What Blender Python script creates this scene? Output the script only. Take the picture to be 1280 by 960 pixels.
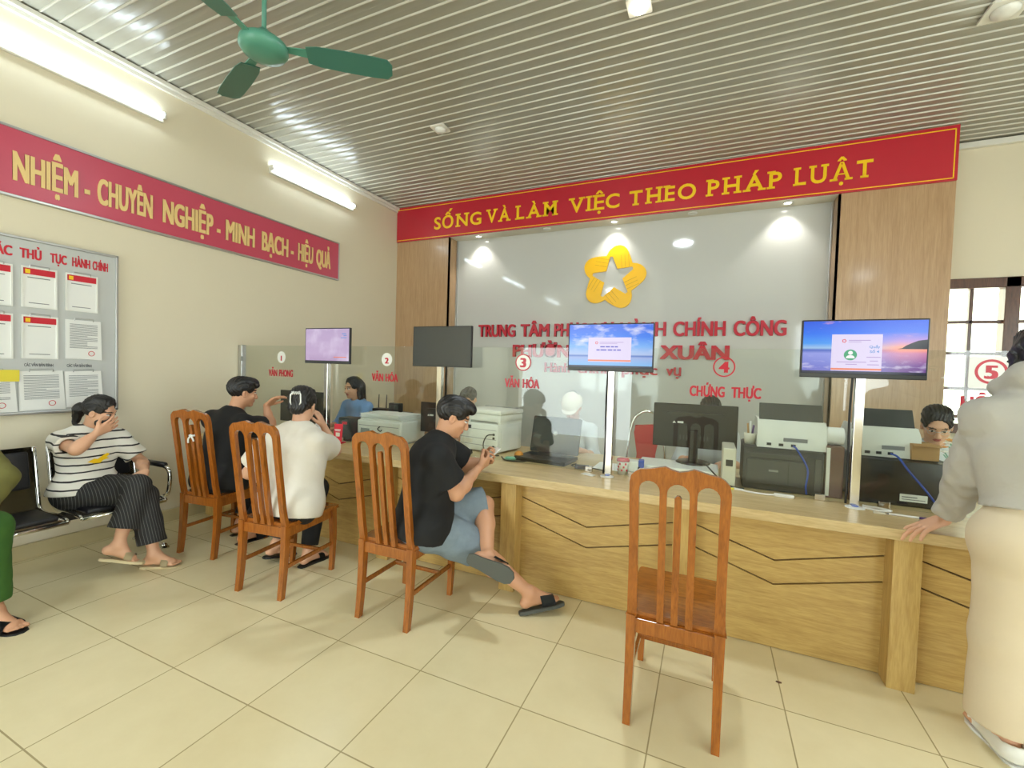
import bpy, bmesh, math, random
import numpy as np
from mathutils import Vector, Matrix

for _o in list(bpy.data.objects):
    bpy.data.objects.remove(_o)
SC = bpy.context.scene
COL = SC.collection
random.seed(7)

# ------------------------------------------------------------------ camera, world, exposure
EYE = 1.45
cam_d = bpy.data.cameras.new('camera')
cam = bpy.data.objects.new('camera', cam_d)
COL.objects.link(cam)
cam_d.sensor_width = 36.0
cam_d.lens = 552.0 / 1280 * 36
cam_d.clip_start = 0.02
_yaw, _pitch, _roll = -.4195, -.0310, .0302
_f = Vector((math.sin(_yaw) * math.cos(_pitch), math.cos(_yaw) * math.cos(_pitch), math.sin(_pitch)))
_r = Vector((math.cos(_yaw), -math.sin(_yaw), 0))
_u = _r.cross(_f)
_r2 = _r * math.cos(_roll) + _u * math.sin(_roll)
_u2 = -_r * math.sin(_roll) + _u * math.cos(_roll)
_m = Matrix((_r2, _u2, -_f)).transposed().to_4x4()
_m.translation = (0, 0, EYE)
cam.matrix_world = _m
SC.camera = cam

SC.view_settings.view_transform = 'Standard'
SC.view_settings.look = 'None'
SC.view_settings.gamma = 1
SC.view_settings.use_curve_mapping = False
SC.view_settings.exposure = 0.7

W = bpy.data.worlds.new('daylight')
SC.world = W
W.use_nodes = True
_bg = W.node_tree.nodes['Background']
_bg.inputs[0].default_value = (.90, 1.0, 1.0, 1)
_bg.inputs[1].default_value = 4.2

TUBE_E = 14.0          # wall tubes
LAMP_W = 21.0          # ceiling lamps
SPOT_W = 11.0          # soffit downlights

# ------------------------------------------------------------------ materials
def lin(c):
    c = c / 255.0
    return c / 12.92 if c <= .04045 else ((c + .055) / 1.055) ** 2.4
def rgb(t): return (lin(t[0]), lin(t[1]), lin(t[2]), 1)

def mat(name, col, rough=.5, metal=0, var=.06, vscale=6, bump=0, bscale=60, emit=0, spec=.5, coat=0, stretch=(1, 1, 1)):
    m = bpy.data.materials.new(name); m.use_nodes = True
    nt = m.node_tree; b = nt.nodes['Principled BSDF']
    b.inputs['Roughness'].default_value = rough
    b.inputs['Metallic'].default_value = metal
    b.inputs['Specular IOR Level'].default_value = spec
    b.inputs['Coat Weight'].default_value = coat
    b.inputs['Coat Roughness'].default_value = .1
    tc = nt.nodes.new('ShaderNodeTexCoord')
    mp = nt.nodes.new('ShaderNodeMapping'); mp.inputs['Scale'].default_value = stretch
    nt.links.new(tc.outputs['Object'], mp.inputs[0])
    nz = nt.nodes.new('ShaderNodeTexNoise'); nz.inputs['Scale'].default_value = vscale; nz.inputs['Detail'].default_value = 4
    nt.links.new(mp.outputs[0], nz.inputs['Vector'])
    mx = nt.nodes.new('ShaderNodeMix'); mx.data_type = 'RGBA'
    c = rgb(col)
    mx.inputs['A'].default_value = tuple(max(0, v * (1 - var)) for v in c[:3]) + (1,)
    mx.inputs['B'].default_value = tuple(min(1, v * (1 + var)) for v in c[:3]) + (1,)
    nt.links.new(nz.outputs['Fac'], mx.inputs['Factor'])
    nt.links.new(mx.outputs['Result'], b.inputs['Base Color'])
    if bump:
        n2 = nt.nodes.new('ShaderNodeTexNoise'); n2.inputs['Scale'].default_value = bscale; n2.inputs['Detail'].default_value = 3
        nt.links.new(mp.outputs[0], n2.inputs['Vector'])
        bp = nt.nodes.new('ShaderNodeBump'); bp.inputs['Strength'].default_value = bump; bp.inputs['Distance'].default_value = .01
        nt.links.new(n2.outputs['Fac'], bp.inputs['Height'])
        nt.links.new(bp.outputs['Normal'], b.inputs['Normal'])
    if emit:
        nt.links.new(mx.outputs['Result'], b.inputs['Emission Color'])
        b.inputs['Emission Strength'].default_value = emit
    return m

def wood(name, c1, c2, stretch, rough=.35, coat=.3, scale=5, c3=None):
    """grain runs along the axis whose stretch is small"""
    m = bpy.data.materials.new(name); m.use_nodes = True
    nt = m.node_tree; b = nt.nodes['Principled BSDF']
    b.inputs['Roughness'].default_value = rough
    b.inputs['Coat Weight'].default_value = coat
    b.inputs['Coat Roughness'].default_value = .12
    tc = nt.nodes.new('ShaderNodeTexCoord')
    mp = nt.nodes.new('ShaderNodeMapping'); mp.inputs['Scale'].default_value = stretch
    nt.links.new(tc.outputs['Object'], mp.inputs[0])
    n1 = nt.nodes.new('ShaderNodeTexNoise'); n1.inputs['Scale'].default_value = scale; n1.inputs['Detail'].default_value = 6; n1.inputs['Distortion'].default_value = .8
    n2 = nt.nodes.new('ShaderNodeTexNoise'); n2.inputs['Scale'].default_value = scale * 5; n2.inputs['Detail'].default_value = 3
    for n in (n1, n2): nt.links.new(mp.outputs[0], n.inputs['Vector'])
    ad = nt.nodes.new('ShaderNodeMath'); ad.operation = 'MULTIPLY_ADD'; ad.inputs[1].default_value = .45
    nt.links.new(n2.outputs['Fac'], ad.inputs[0]); 
    mu = nt.nodes.new('ShaderNodeMath'); mu.operation = 'MULTIPLY'; mu.inputs[1].default_value = .62
    nt.links.new(n1.outputs['Fac'], mu.inputs[0]); nt.links.new(mu.outputs[0], ad.inputs[2])
    cr = nt.nodes.new('ShaderNodeValToRGB')
    cr.color_ramp.elements[0].position = .34; cr.color_ramp.elements[0].color = rgb(c1)
    cr.color_ramp.elements[1].position = .68; cr.color_ramp.elements[1].color = rgb(c2)
    nt.links.new(ad.outputs[0], cr.inputs[0]); nt.links.new(cr.outputs[0], b.inputs['Base Color'])
    bp = nt.nodes.new('ShaderNodeBump'); bp.inputs['Strength'].default_value = .08; bp.inputs['Distance'].default_value = .004
    nt.links.new(ad.outputs[0], bp.inputs['Height']); nt.links.new(bp.outputs['Normal'], b.inputs['Normal'])
    return m

def emis(name, col, s):
    m = bpy.data.materials.new(name); m.use_nodes = True
    nt = m.node_tree; b = nt.nodes['Principled BSDF']
    b.inputs['Base Color'].default_value = (.02, .02, .02, 1)
    b.inputs['Emission Color'].default_value = rgb(col); b.inputs['Emission Strength'].default_value = s
    b.inputs['Roughness'].default_value = .3
    return m

def glass_mat(name, tint=(.93, .97, .94), refl=1.0):
    m = bpy.data.materials.new(name); m.use_nodes = True
    nt = m.node_tree; nt.nodes.clear()
    o = nt.nodes.new('ShaderNodeOutputMaterial'); mx = nt.nodes.new('ShaderNodeMixShader')
    t = nt.nodes.new('ShaderNodeBsdfTransparent'); t.inputs[0].default_value = (*tint, 1)
    g = nt.nodes.new('ShaderNodeBsdfGlossy'); g.inputs['Roughness'].default_value = .01; g.inputs[0].default_value = (1, 1, 1, 1)
    lw = nt.nodes.new('ShaderNodeLayerWeight'); lw.inputs[0].default_value = .5
    pw = nt.nodes.new('ShaderNodeMath'); pw.operation = 'POWER'; pw.inputs[1].default_value = 5
    mu = nt.nodes.new('ShaderNodeMath'); mu.operation = 'MULTIPLY_ADD'; mu.inputs[1].default_value = .9; mu.inputs[2].default_value = .045 * refl
    nt.links.new(lw.outputs['Facing'], pw.inputs[0]); nt.links.new(pw.outputs[0], mu.inputs[0]); nt.links.new(mu.outputs[0], mx.inputs[0])
    nt.links.new(t.outputs[0], mx.inputs[1]); nt.links.new(g.outputs[0], mx.inputs[2]); nt.links.new(mx.outputs[0], o.inputs[0])
    return m

def tile_mat():
    m = bpy.data.materials.new('cream floor tile'); m.use_nodes = True
    nt = m.node_tree; b = nt.nodes['Principled BSDF']
    tc = nt.nodes.new('ShaderNodeTexCoord')
    mp = nt.nodes.new('ShaderNodeMapping'); mp.inputs['Location'].default_value = (1.206, -1.405 + .522 * 8, 0)
    nt.links.new(tc.outputs['Object'], mp.inputs[0])
    br = nt.nodes.new('ShaderNodeTexBrick'); br.offset = 0; br.squash = 1
    br.inputs['Scale'].default_value = 1; br.inputs['Brick Width'].default_value = .522; br.inputs['Row Height'].default_value = .5
    br.inputs['Mortar Size'].default_value = .0028; br.inputs['Mortar Smooth'].default_value = .1; br.inputs['Bias'].default_value = 0
    br.inputs['Color1'].default_value = rgb((230, 217, 176)); br.inputs['Color2'].default_value = rgb((235, 223, 184)); br.inputs['Mortar'].default_value = rgb((172, 157, 118))
    nt.links.new(mp.outputs[0], br.inputs['Vector'])
    nz = nt.nodes.new('ShaderNodeTexNoise'); nz.inputs['Scale'].default_value = 3.2; nz.inputs['Detail'].default_value = 8; nz.inputs['Roughness'].default_value = .62
    nt.links.new(tc.outputs['Object'], nz.inputs['Vector'])
    cr = nt.nodes.new('ShaderNodeValToRGB')
    cr.color_ramp.elements[0].position = .25; cr.color_ramp.elements[0].color = (.91, .89, .84, 1)
    cr.color_ramp.elements[1].position = .75; cr.color_ramp.elements[1].color = (1.0, 1.0, 1.0, 1)
    nt.links.new(nz.outputs['Fac'], cr.inputs[0])
    mx = nt.nodes.new('ShaderNodeMix'); mx.data_type = 'RGBA'; mx.blend_type = 'MULTIPLY'; mx.inputs['Factor'].default_value = 1
    nt.links.new(br.outputs['Color'], mx.inputs['A']); nt.links.new(cr.outputs[0], mx.inputs['B'])
    nt.links.new(mx.outputs['Result'], b.inputs['Base Color'])
    n2 = nt.nodes.new('ShaderNodeTexNoise'); n2.inputs['Scale'].default_value = 4; n2.inputs['Detail'].default_value = 1
    nt.links.new(tc.outputs['Object'], n2.inputs['Vector'])
    mr = nt.nodes.new('ShaderNodeMapRange'); mr.inputs['To Min'].default_value = .2; mr.inputs['To Max'].default_value = .27
    nt.links.new(n2.outputs['Fac'], mr.inputs['Value']); nt.links.new(mr.outputs[0], b.inputs['Roughness'])
    bp = nt.nodes.new('ShaderNodeBump'); bp.inputs['Strength'].default_value = .5; bp.inputs['Distance'].default_value = .002; bp.invert = True
    nt.links.new(br.outputs['Fac'], bp.inputs['Height']); nt.links.new(bp.outputs['Normal'], b.inputs['Normal'])
    return m

def stripe_mat(name, base, line, axis, pitch, frac, rough=.8, wob=.15, off=0.0):
    """fabric with thin stripes along one object axis"""
    m = bpy.data.materials.new(name); m.use_nodes = True
    nt = m.node_tree; b = nt.nodes['Principled BSDF']; b.inputs['Roughness'].default_value = rough
    tc = nt.nodes.new('ShaderNodeTexCoord')
    nz = nt.nodes.new('ShaderNodeTexNoise'); nz.inputs['Scale'].default_value = 7
    nt.links.new(tc.outputs['Object'], nz.inputs['Vector'])
    dp = nt.nodes.new('ShaderNodeVectorMath'); dp.operation = 'DOT_PRODUCT'; dp.inputs[1].default_value = axis
    nt.links.new(tc.outputs['Object'], dp.inputs[0])
    a = nt.nodes.new('ShaderNodeMath'); a.operation = 'MULTIPLY_ADD'; a.inputs[1].default_value = wob * pitch * 3
    nt.links.new(nz.outputs['Fac'], a.inputs[0]); nt.links.new(dp.outputs['Value'], a.inputs[2])
    d = nt.nodes.new('ShaderNodeMath'); d.operation = 'DIVIDE'; d.inputs[1].default_value = pitch; nt.links.new(a.outputs[0], d.inputs[0])
    o = nt.nodes.new('ShaderNodeMath'); o.operation = 'ADD'; o.inputs[1].default_value = 50 + off; nt.links.new(d.outputs[0], o.inputs[0])
    fr = nt.nodes.new('ShaderNodeMath'); fr.operation = 'FRACT'; nt.links.new(o.outputs[0], fr.inputs[0])
    lt = nt.nodes.new('ShaderNodeMath'); lt.operation = 'LESS_THAN'; lt.inputs[1].default_value = frac; nt.links.new(fr.outputs[0], lt.inputs[0])
    mx = nt.nodes.new('ShaderNodeMix'); mx.data_type = 'RGBA'; mx.inputs['A'].default_value = rgb(base); mx.inputs['B'].default_value = rgb(line)
    nt.links.new(lt.outputs[0], mx.inputs['Factor']); nt.links.new(mx.outputs['Result'], b.inputs['Base Color'])
    return m

M = {}
M['floor'] = tile_mat()
M['wall'] = mat('cream wall paint', (228, 218, 192), .55, var=.03, vscale=1.3, bump=.03, bscale=40)
M['ledge'] = mat('tan skirting', (196, 182, 140), .45)
M['ceil'] = mat('taupe ceiling panel', (158, 156, 144), .2, var=.03, vscale=1, spec=.6)
M['rib'] = mat('pale ceiling rib', (192, 189, 176), .25)
M['white'] = mat('white plastic', (232, 232, 226), .35)
M['trimw'] = mat('white trim', (228, 226, 216), .4)
M['glossw'] = mat('glossy white panel', (196, 196, 190), .06, var=.015, vscale=1, spec=.6)
M['panel'] = wood('honey wood panel', (167, 131, 93), (190, 156, 118), (14, 14, .7), .3, .3, 3)
M['oak'] = wood('pale oak laminate', (170, 136, 74), (200, 168, 102), (.9, 9, 9), .38, .12, 4)
M['oaktop'] = wood('pale oak worktop', (184, 156, 104), (214, 190, 140), (.9, 9, 9), .38, .12, 4)
M['oakv'] = wood('pale oak post', (172, 138, 74), (200, 168, 102), (9, 9, .9), .38, .12, 4)
M['groove'] = mat('groove shadow board', (92, 62, 30), .7)
M['chair'] = wood('orange stained wood', (124, 65, 14), (166, 96, 30), (12, 12, 1.2), .25, .55, 3.5)
M['chairh'] = wood('orange stained seat wood', (126, 65, 14), (170, 98, 30), (2, 12, 12), .22, .6, 4)
M['red'] = mat('red banner vinyl', (192, 44, 58), .22, var=.03, spec=.5)
M['redl'] = mat('dusky red banner', (200, 78, 100), .3, var=.03)  # paleness of haze and gloss reflection is mixed into this base colour
M['yellow'] = mat('yellow letter', (250, 205, 20), .4, var=.03)
M['gold'] = mat('gold letter', (238, 206, 138), .4, var=.04)
M['emblem'] = mat('emblem yellow', (246, 190, 12), .35, var=.04)
M['emline'] = mat('emblem finger line', (196, 146, 10), .4)
M['redtxt'] = mat('red acrylic letter', (190, 18, 44), .35, var=.04)
M['alu'] = mat('brushed aluminium', (190, 190, 188), .3, metal=.9)
M['steel'] = mat('polished steel', (205, 200, 190), .14, metal=1)
M['chrome'] = mat('chrome', (225, 225, 222), .08, metal=1)
M['black'] = mat('black plastic', (24, 24, 26), .35)
M['blackm'] = mat('matt black plastic', (38, 39, 41), .55)
M['darkg'] = mat('dark grey plastic', (62, 64, 64), .45)
M['grey'] = mat('grey plastic', (140, 142, 138), .5)
M['leather'] = mat('black leatherette', (28, 28, 32), .38, bump=.15, bscale=180)
M['board'] = mat('pale board face', (196, 198, 196), .25, var=.03)
M['paper'] = mat('white paper', (238, 238, 234), .8, var=.02)
M['ink'] = mat('grey print', (130, 130, 134), .8)
M['inkd'] = mat('dark print', (70, 70, 78), .8)
M['pred'] = mat('red print', (206, 40, 56), .7)
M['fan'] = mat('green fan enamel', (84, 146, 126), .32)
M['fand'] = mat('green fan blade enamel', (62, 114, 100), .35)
M['tube'] = emis('lit tube', (228, 245, 255), TUBE_E)
M['lamp'] = emis('lit lamp', (255, 248, 235), 9)
M['spotl'] = emis('lit downlight', (255, 252, 244), 14)
M['brown'] = wood('dark window wood', (66, 38, 24), (104, 64, 42), (10, 10, 1), .35, .3, 4)
M['glass'] = glass_mat('counter glass', (.94, .965, .945), .8)
M['pane'] = glass_mat('window glass', (.98, .97, .86), .6)
M['skin'] = mat('light skin', (216, 166, 134), .5, var=.05, vscale=12)
M['skin2'] = mat('warm skin', (205, 152, 118), .5, var=.05, vscale=12)
M['lips'] = mat('lips', (176, 92, 84), .4)
M['eyew'] = mat('eye white', (226, 222, 214), .25)
M['dark'] = mat('iris and brow', (34, 24, 20), .5)
M['hair'] = mat('black hair', (22, 19, 18), .42, var=.3, vscale=50, stretch=(1, 1, .3))
M['cblack'] = mat('black cotton', (20, 20, 21), .85, bump=.2, bscale=30)
M['cwhite'] = mat('white cotton', (226, 219, 206), .85, bump=.2, bscale=30)
M['cgrey'] = mat('grey fleece', (178, 174, 165), .9, bump=.25, bscale=40)
M['ccream'] = mat('cream trousers', (214, 198, 170), .85, bump=.2, bscale=25)
M['denim'] = mat('light denim', (122, 136, 146), .85, var=.16, vscale=30, bump=.2, bscale=60)
M['olive'] = mat('olive cloth', (112, 110, 56), .85, bump=.2, bscale=30)
M['green'] = mat('green uniform cloth', (54, 96, 34), .85, var=.1, bump=.2, bscale=25)
M['blue'] = mat('light blue shirt', (136, 172, 222), .8, bump=.15)
M['palew'] = mat('pale work shirt', (206, 212, 214), .8, bump=.15)
M['slip'] = mat('dark rubber slipper', (44, 46, 44), .6)
M['sole'] = mat('grey rubber sole', (82, 84, 78), .7)
M['beige'] = mat('beige sandal', (206, 190, 150), .6)
M['stripes'] = stripe_mat('striped tee', (230, 226, 216), (38, 36, 38), (0.08, 0.02, 1), .052, .2)
M['pins'] = stripe_mat('pinstripe trousers', (34, 33, 34), (92, 92, 90), (.2, 1, .12), .016, .16, wob=.1)
M['redseat'] = mat('red chair upholstery', (204, 38, 44), .5)
M['orange'] = mat('orange peel', (226, 150, 60), .5)
M['mint'] = mat('mint packet', (120, 186, 158), .5)
M['bluep'] = mat('blue plastic', (40, 78, 178), .4)
M['card'] = mat('brown cardboard', (170, 130, 82), .8)
M['cream'] = mat('cream plastic', (214, 208, 190), .45)
M['scan'] = mat('pale scanner plastic', (222, 222, 214), .4)
M['yel'] = mat('yellow paper', (232, 214, 70), .8)
M['purple'] = mat('purple plastic', (80, 46, 110), .4)

# ------------------------------------------------------------------ mesh helpers
def V(*a): return Vector(a)
def setp(o, label=None, cat=None, group=None, kind=None):
    if label: o['label'] = label
    if cat: o['category'] = cat
    if group: o['group'] = group
    if kind: o['kind'] = kind
    return o
def thing(name, label, cat, loc=(0, 0, 0), rz=0, group=None):
    o = bpy.data.objects.new(name, None); COL.objects.link(o)
    o.empty_display_size = .05
    o.location = loc; o.rotation_euler = (0, 0, rz)
    return setp(o, label, cat, group)
def obj(name, bm, m, parent=None, smooth=False, loc=None):
    me = bpy.data.meshes.new(name)
    bmesh.ops.recalc_face_normals(bm, faces=bm.faces)
    bm.to_mesh(me); bm.free()
    for k in (m if isinstance(m, (list, tuple)) else [m]): me.materials.append(k)
    if smooth:
        me.polygons.foreach_set('use_smooth', [True] * len(me.polygons))
        if smooth == 'auto':
            try: me.set_sharp_from_angle(angle=math.radians(35))
            except Exception: pass
    o = bpy.data.objects.new(name, me); COL.objects.link(o)
    if parent is not None: o.parent = parent
    if loc is not None: o.location = loc
    return o
def struct(name, bm, m, **k):
    o = obj(name, bm, m, **k); o['kind'] = 'structure'; return o
def copy_tree(o, parent=None):
    c = o.copy(); COL.objects.link(c)
    if parent is not None: c.parent = parent
    for ch in [x for x in COL.objects if x.parent == o]:
        copy_tree(ch, c)
    return c
def BM(): return bmesh.new()
def _xf(bm, verts, rot, loc):
    if rot is not None:
        R = rot if isinstance(rot, Matrix) else Matrix.Rotation(rot[2], 4, 'Z') @ Matrix.Rotation(rot[1], 4, 'Y') @ Matrix.Rotation(rot[0], 4, 'X')
        bmesh.ops.transform(bm, matrix=R, verts=verts)
    bmesh.ops.translate(bm, vec=loc, verts=verts)
def box(bm, c, s, rot=None, bev=0, seg=2, mi=0):
    """box with centre c and full size s"""
    r = bmesh.ops.create_cube(bm, size=1)
    vs = r['verts']
    bmesh.ops.scale(bm, vec=s, verts=vs)
    fs = set(f for v in vs for f in v.link_faces)
    if bev:
        es = list(set(e for v in vs for e in v.link_edges))
        b = bmesh.ops.bevel(bm, geom=es, offset=min(bev, min(s) * .49), segments=seg, affect='EDGES', profile=.5, clamp_overlap=True)
        vs = list(set(v for f in b['faces'] for v in f.verts) | set(v for v in vs if v.is_valid))
        fs = set(f for v in vs for f in v.link_faces)
    for f in fs: f.material_index = mi
    _xf(bm, vs, rot, c)
    return bm
def bx(bm, x0, x1, y0, y1, z0, z1, bev=0, mi=0):
    return box(bm, ((x0 + x1) / 2, (y0 + y1) / 2, (z0 + z1) / 2), (abs(x1 - x0), abs(y1 - y0), abs(z1 - z0)), None, bev, 2, mi)
def tube(bm, pts, r, n=10, cap=True, mi=0):
    """swept round tube; r may be a list"""
    pts = [Vector(p) for p in pts]
    rs = r if isinstance(r, (list, tuple)) else [r] * len(pts)
    rings = []; ref = None
    for i, p in enumerate(pts):
        t = (pts[min(i + 1, len(pts) - 1)] - pts[max(i - 1, 0)]).normalized()
        if ref is None:
            ref = t.orthogonal().normalized()
        else:
            ref = (ref - t * ref.dot(t))
            ref = ref.normalized() if ref.length > 1e-6 else t.orthogonal().normalized()
        b = t.cross(ref)
        rings.append([bm.verts.new(p + (ref * math.cos(2 * math.pi * k / n) + b * math.sin(2 * math.pi * k / n)) * rs[i]) for k in range(n)])
    for a, b in zip(rings, rings[1:]):
        for k in range(n):
            f = bm.faces.new((a[k], a[(k + 1) % n], b[(k + 1) % n], b[k])); f.material_index = mi
    if cap:
        for rg in (rings[0], rings[-1]):
            try:
                f = bm.faces.new(rg); f.material_index = mi
            except ValueError: pass
    return bm
def smooth_path(pts, n=8):
    """Catmull-Rom through pts"""
    P = [Vector(p) for p in pts]; P = [P[0] * 2 - P[1]] + P + [P[-1] * 2 - P[-2]]
    out = []
    for i in range(1, len(P) - 2):
        for k in range(n):
            t = k / n
            out.append(.5 * ((2 * P[i]) + (-P[i - 1] + P[i + 1]) * t + (2 * P[i - 1] - 5 * P[i] + 4 * P[i + 1] - P[i + 2]) * t * t + (-P[i - 1] + 3 * P[i] - 3 * P[i + 1] + P[i + 2]) * t ** 3))
    out.append(P[-2]); return out
def lathe(bm, prof, c=(0, 0, 0), n=20, rot=None, mi=0):
    """profile [(r, z)] revolved about z"""
    vs = []; rings = []
    for r, z in prof:
        rg = [bm.verts.new((r * math.cos(2 * math.pi * k / n), r * math.sin(2 * math.pi * k / n), z)) for k in range(n)]
        rings.append(rg); vs += rg
    for a, b in zip(rings, rings[1:]):
        for k in range(n):
            f = bm.faces.new((a[k], a[(k + 1) % n], b[(k + 1) % n], b[k])); f.material_index = mi
    for rg in (rings[0], rings[-1]):
        f = bm.faces.new(rg); f.material_index = mi
    _xf(bm, vs, rot, c)
    return bm
def frame3(u, v):
    u = Vector(u).normalized(); v = Vector(v); v = (v - u * v.dot(u)).normalized(); return u, v, u.cross(v)
def prism(bm, poly, org, u, v, t, holes=(), mi=0, t0=0.0):
    """2D polygon (with holes) in the plane org+u*x+v*y, thickened from t0 to t0+t along u x v"""
    u, v, n = frame3(u, v); org = Vector(org)
    loops = [list(poly)] + [list(h) for h in holes]
    vb = []; es = []
    for lp in loops:
        vs = [bm.verts.new(org + u * x + v * y + n * t0) for x, y in lp]
        es += [bm.edges.new((vs[i], vs[(i + 1) % len(vs)])) for i in range(len(vs))]
        vb.append(vs)
    r = bmesh.ops.triangle_fill(bm, use_beauty=True, use_dissolve=False, edges=es, normal=n)
    fs = [g for g in r['geom'] if isinstance(g, bmesh.types.BMFace)]
    mp = {w: bm.verts.new(w.co + n * t) for vs in vb for w in vs}
    for f in list(fs):
        f.material_index = mi
        nf = bm.faces.new([mp[w] for w in f.verts]); nf.material_index = mi
    for vs in vb:
        for i in range(len(vs)):
            a, b = vs[i], vs[(i + 1) % len(vs)]
            f = bm.faces.new((a, b, mp[b], mp[a])); f.material_index = mi
    return bm
def circ(cx, cy, r, n=24, a0=0, a1=2 * math.pi, ry=None):
    full = abs(a1 - a0) > 6.28
    k = n if full else n + 1
    return [(cx + r * math.cos(a0 + (a1 - a0) * i / n), cy + (ry or r) * math.sin(a0 + (a1 - a0) * i / n)) for i in range(k)]
def rrect(w, h, r, n=5, cx=0, cy=0):
    out = []
    for sx, sy, a in ((1, 1, 0), (-1, 1, 90), (-1, -1, 180), (1, -1, 270)):
        for i in range(n + 1):
            t = math.radians(a + 90 * i / n)
            out.append((cx + sx * (w / 2 - r) + r * math.cos(t), cy + sy * (h / 2 - r) + r * math.sin(t)))
    return out
def quad(bm, org, u, v, x0, x1, y0, y1, off=0.0, mi=0):
    u, v, n = frame3(u, v); org = Vector(org) + n * off
    f = bm.faces.new([bm.verts.new(org + u * x + v * y) for x, y in ((x0, y0), (x1, y0), (x1, y1), (x0, y1))]); f.material_index = mi
    return bm

_glyphs = {}
def text_mesh(s, offset=0.0):
    """(verts, faces) of a word in em units, baseline at 0, 1 unit deep"""
    key = (s, offset)
    if key in _glyphs: return _glyphs[key]
    cu = bpy.data.curves.new('lettering', 'FONT'); cu.body = s; cu.size = 1; cu.offset = offset; cu.extrude = .5; cu.resolution_u = 4
    o = bpy.data.objects.new('lettering', cu); COL.objects.link(o)
    dg = bpy.context.evaluated_depsgraph_get()
    me = bpy.data.meshes.new_from_object(o.evaluated_get(dg))
    vs = [v.co.copy() for v in me.vertices]; fs = [tuple(p.vertices) for p in me.polygons]
    bpy.data.objects.remove(o); bpy.data.curves.remove(cu); bpy.data.meshes.remove(me)
    _glyphs[key] = (vs, fs)
    return vs, fs
CAP = .727
def txt(bm, s, org, u, v, cap, w=None, depth=.002, offset=.0, anchor='l', xs=1.0, mi=0, bold=0.0):
    """lettering on the plane org/u/v; cap height, optional total width"""
    u, v, n = frame3(u, v); org = Vector(org)
    vs, fs = text_mesh(s, offset)
    x0 = min(p.x for p in vs) - bold; x1 = max(p.x for p in vs) + bold
    sy = cap / (CAP + 2 * offset); sx = (w / (x1 - x0)) if w else sy * xs
    tw = (x1 - x0) * sx; ax = {'l': 0, 'c': -tw / 2, 'r': -tw}[anchor]
    for q, (sh, sv) in enumerate(((0, 0), (-bold, -bold * .3), (bold, bold * .3), (-bold, bold * .3), (bold, -bold * .3)) if bold else ((0, 0),)):
        nv = [bm.verts.new(org + u * ((p.x + sh - x0) * sx + ax) + v * ((p.y + sv + offset) * sy) + n * ((p.z + .5) * depth * (1 + .02 * q) + .00012 * q)) for p in vs]
        for f in fs:
            try:
                g = bm.faces.new([nv[i] for i in f]); g.material_index = mi
            except ValueError: pass
    return tw
SERIF = {'N': ('l', 'lr'), 'V': ('', 'lr'), 'A': ('lr', ''), 'L': ('l', 'l'), 'M': ('lr', 'lr'), 'I': ('c', 'c'), 'H': ('lr', 'lr'),
         'P': ('l', 'l'), 'U': ('', 'lr'), 'T': ('c', ''), 'E': ('l', 'l')}
import unicodedata
def slab_txt(bm, s, org, u, v, cap, w, depth, offset=.02, xs=1.1, mi=0):
    """slab-serif word: each letter plus flat serifs, fitted to width w"""
    u, v, n = frame3(u, v); org = Vector(org); sy = cap / (CAP + 2 * offset); sx = sy * xs
    items = []; x = 0; gap = .085
    for ch in s:
        vs, fs = text_mesh(ch, offset); x0 = min(p.x for p in vs)
        base = unicodedata.normalize('NFD', ch)[0]
        b0 = text_mesh(base, offset)[0]; bx0 = min(p.x for p in b0); bw = max(p.x for p in b0) - bx0
        sl = .06 if base in 'NVAMHTUI' else .04 if base in SERIF else 0
        items.append((vs, fs, x + sl - bx0, base, x + sl, bw)); x += bw + 2 * sl + gap
    k = w / (x - gap)
    for vs, fs, ox, base, lx, bw in items:
        nv = [bm.verts.new(org + u * ((p.x + ox) * k) + v * ((p.y + offset) * sy) + n * ((p.z + .5) * depth)) for p in vs]
        for f in fs:
            try: bm.faces.new([nv[i] for i in f]).material_index = mi
            except ValueError: pass
        bot, top = SERIF.get(base, ('', ''))
        for side, y0 in ((bot, -offset), (top, CAP + offset - .085)):
            for ch in side:
                cx = {'l': lx + .075, 'r': lx + bw - .075, 'c': lx + bw / 2}[ch]
                hw = .15
                box(bm, org + u * (cx * k) + v * ((y0 + offset + .0425) * sy) + n * (depth / 2), (1, 1, 1),
                    Matrix((u * hw * 2 * k, v * .085 * sy, n * depth)).transposed().to_4x4(), mi=mi)
    return bm
# ------------------------------------------------------------------ the room
XL, XR, YB, YW, YF, ZC = -4.40, 5.2, 5.44, 5.905, -3.6, 3.85
struct('floor', bx(BM(), XL - .2, XR + .2, YF - .2, YW + .2, -.12, 0), M['floor'])
struct('wall_left', bx(BM(), XL - .2, XL, YF - .2, YW + .2, 0, ZC + .25), M['wall'])
b = BM()   # window wall behind the counter, with its opening
bx(b, XL, 2.02, YW, YW + .2, 0, ZC + .2); bx(b, 3.35, XR, YW, YW + .2, 0, ZC + .2)
bx(b, 2.02, 3.35, YW, YW + .2, 2.5, ZC + .2); bx(b, 2.02, 3.35, YW, YW + .2, 0, .95)
struct('wall_back', b, M['wall'])
b = BM()
bx(b, XR, XR + .2, YF, -2.9, 0, ZC + .2); bx(b, XR, XR + .2, -.6, .2, 0, ZC + .2); bx(b, XR, XR + .2, 2.5, YW, 0, ZC + .2); bx(b, XR, XR + .2, -2.9, 2.5, 0, .8); bx(b, XR, XR + .2, -2.9, 2.5, 2.9, ZC + .2)
struct('wall_right', b, M['wall'])
b = BM()   # street side, open doorway and two wide windows
bx(b, XL, -4.1, YF - .2, YF, 0, ZC + .2); bx(b, -1.5, 2.2, YF - .2, YF, 0, ZC + .2); bx(b, 4.7, XR, YF - .2, YF, 0, ZC + .2)
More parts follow.
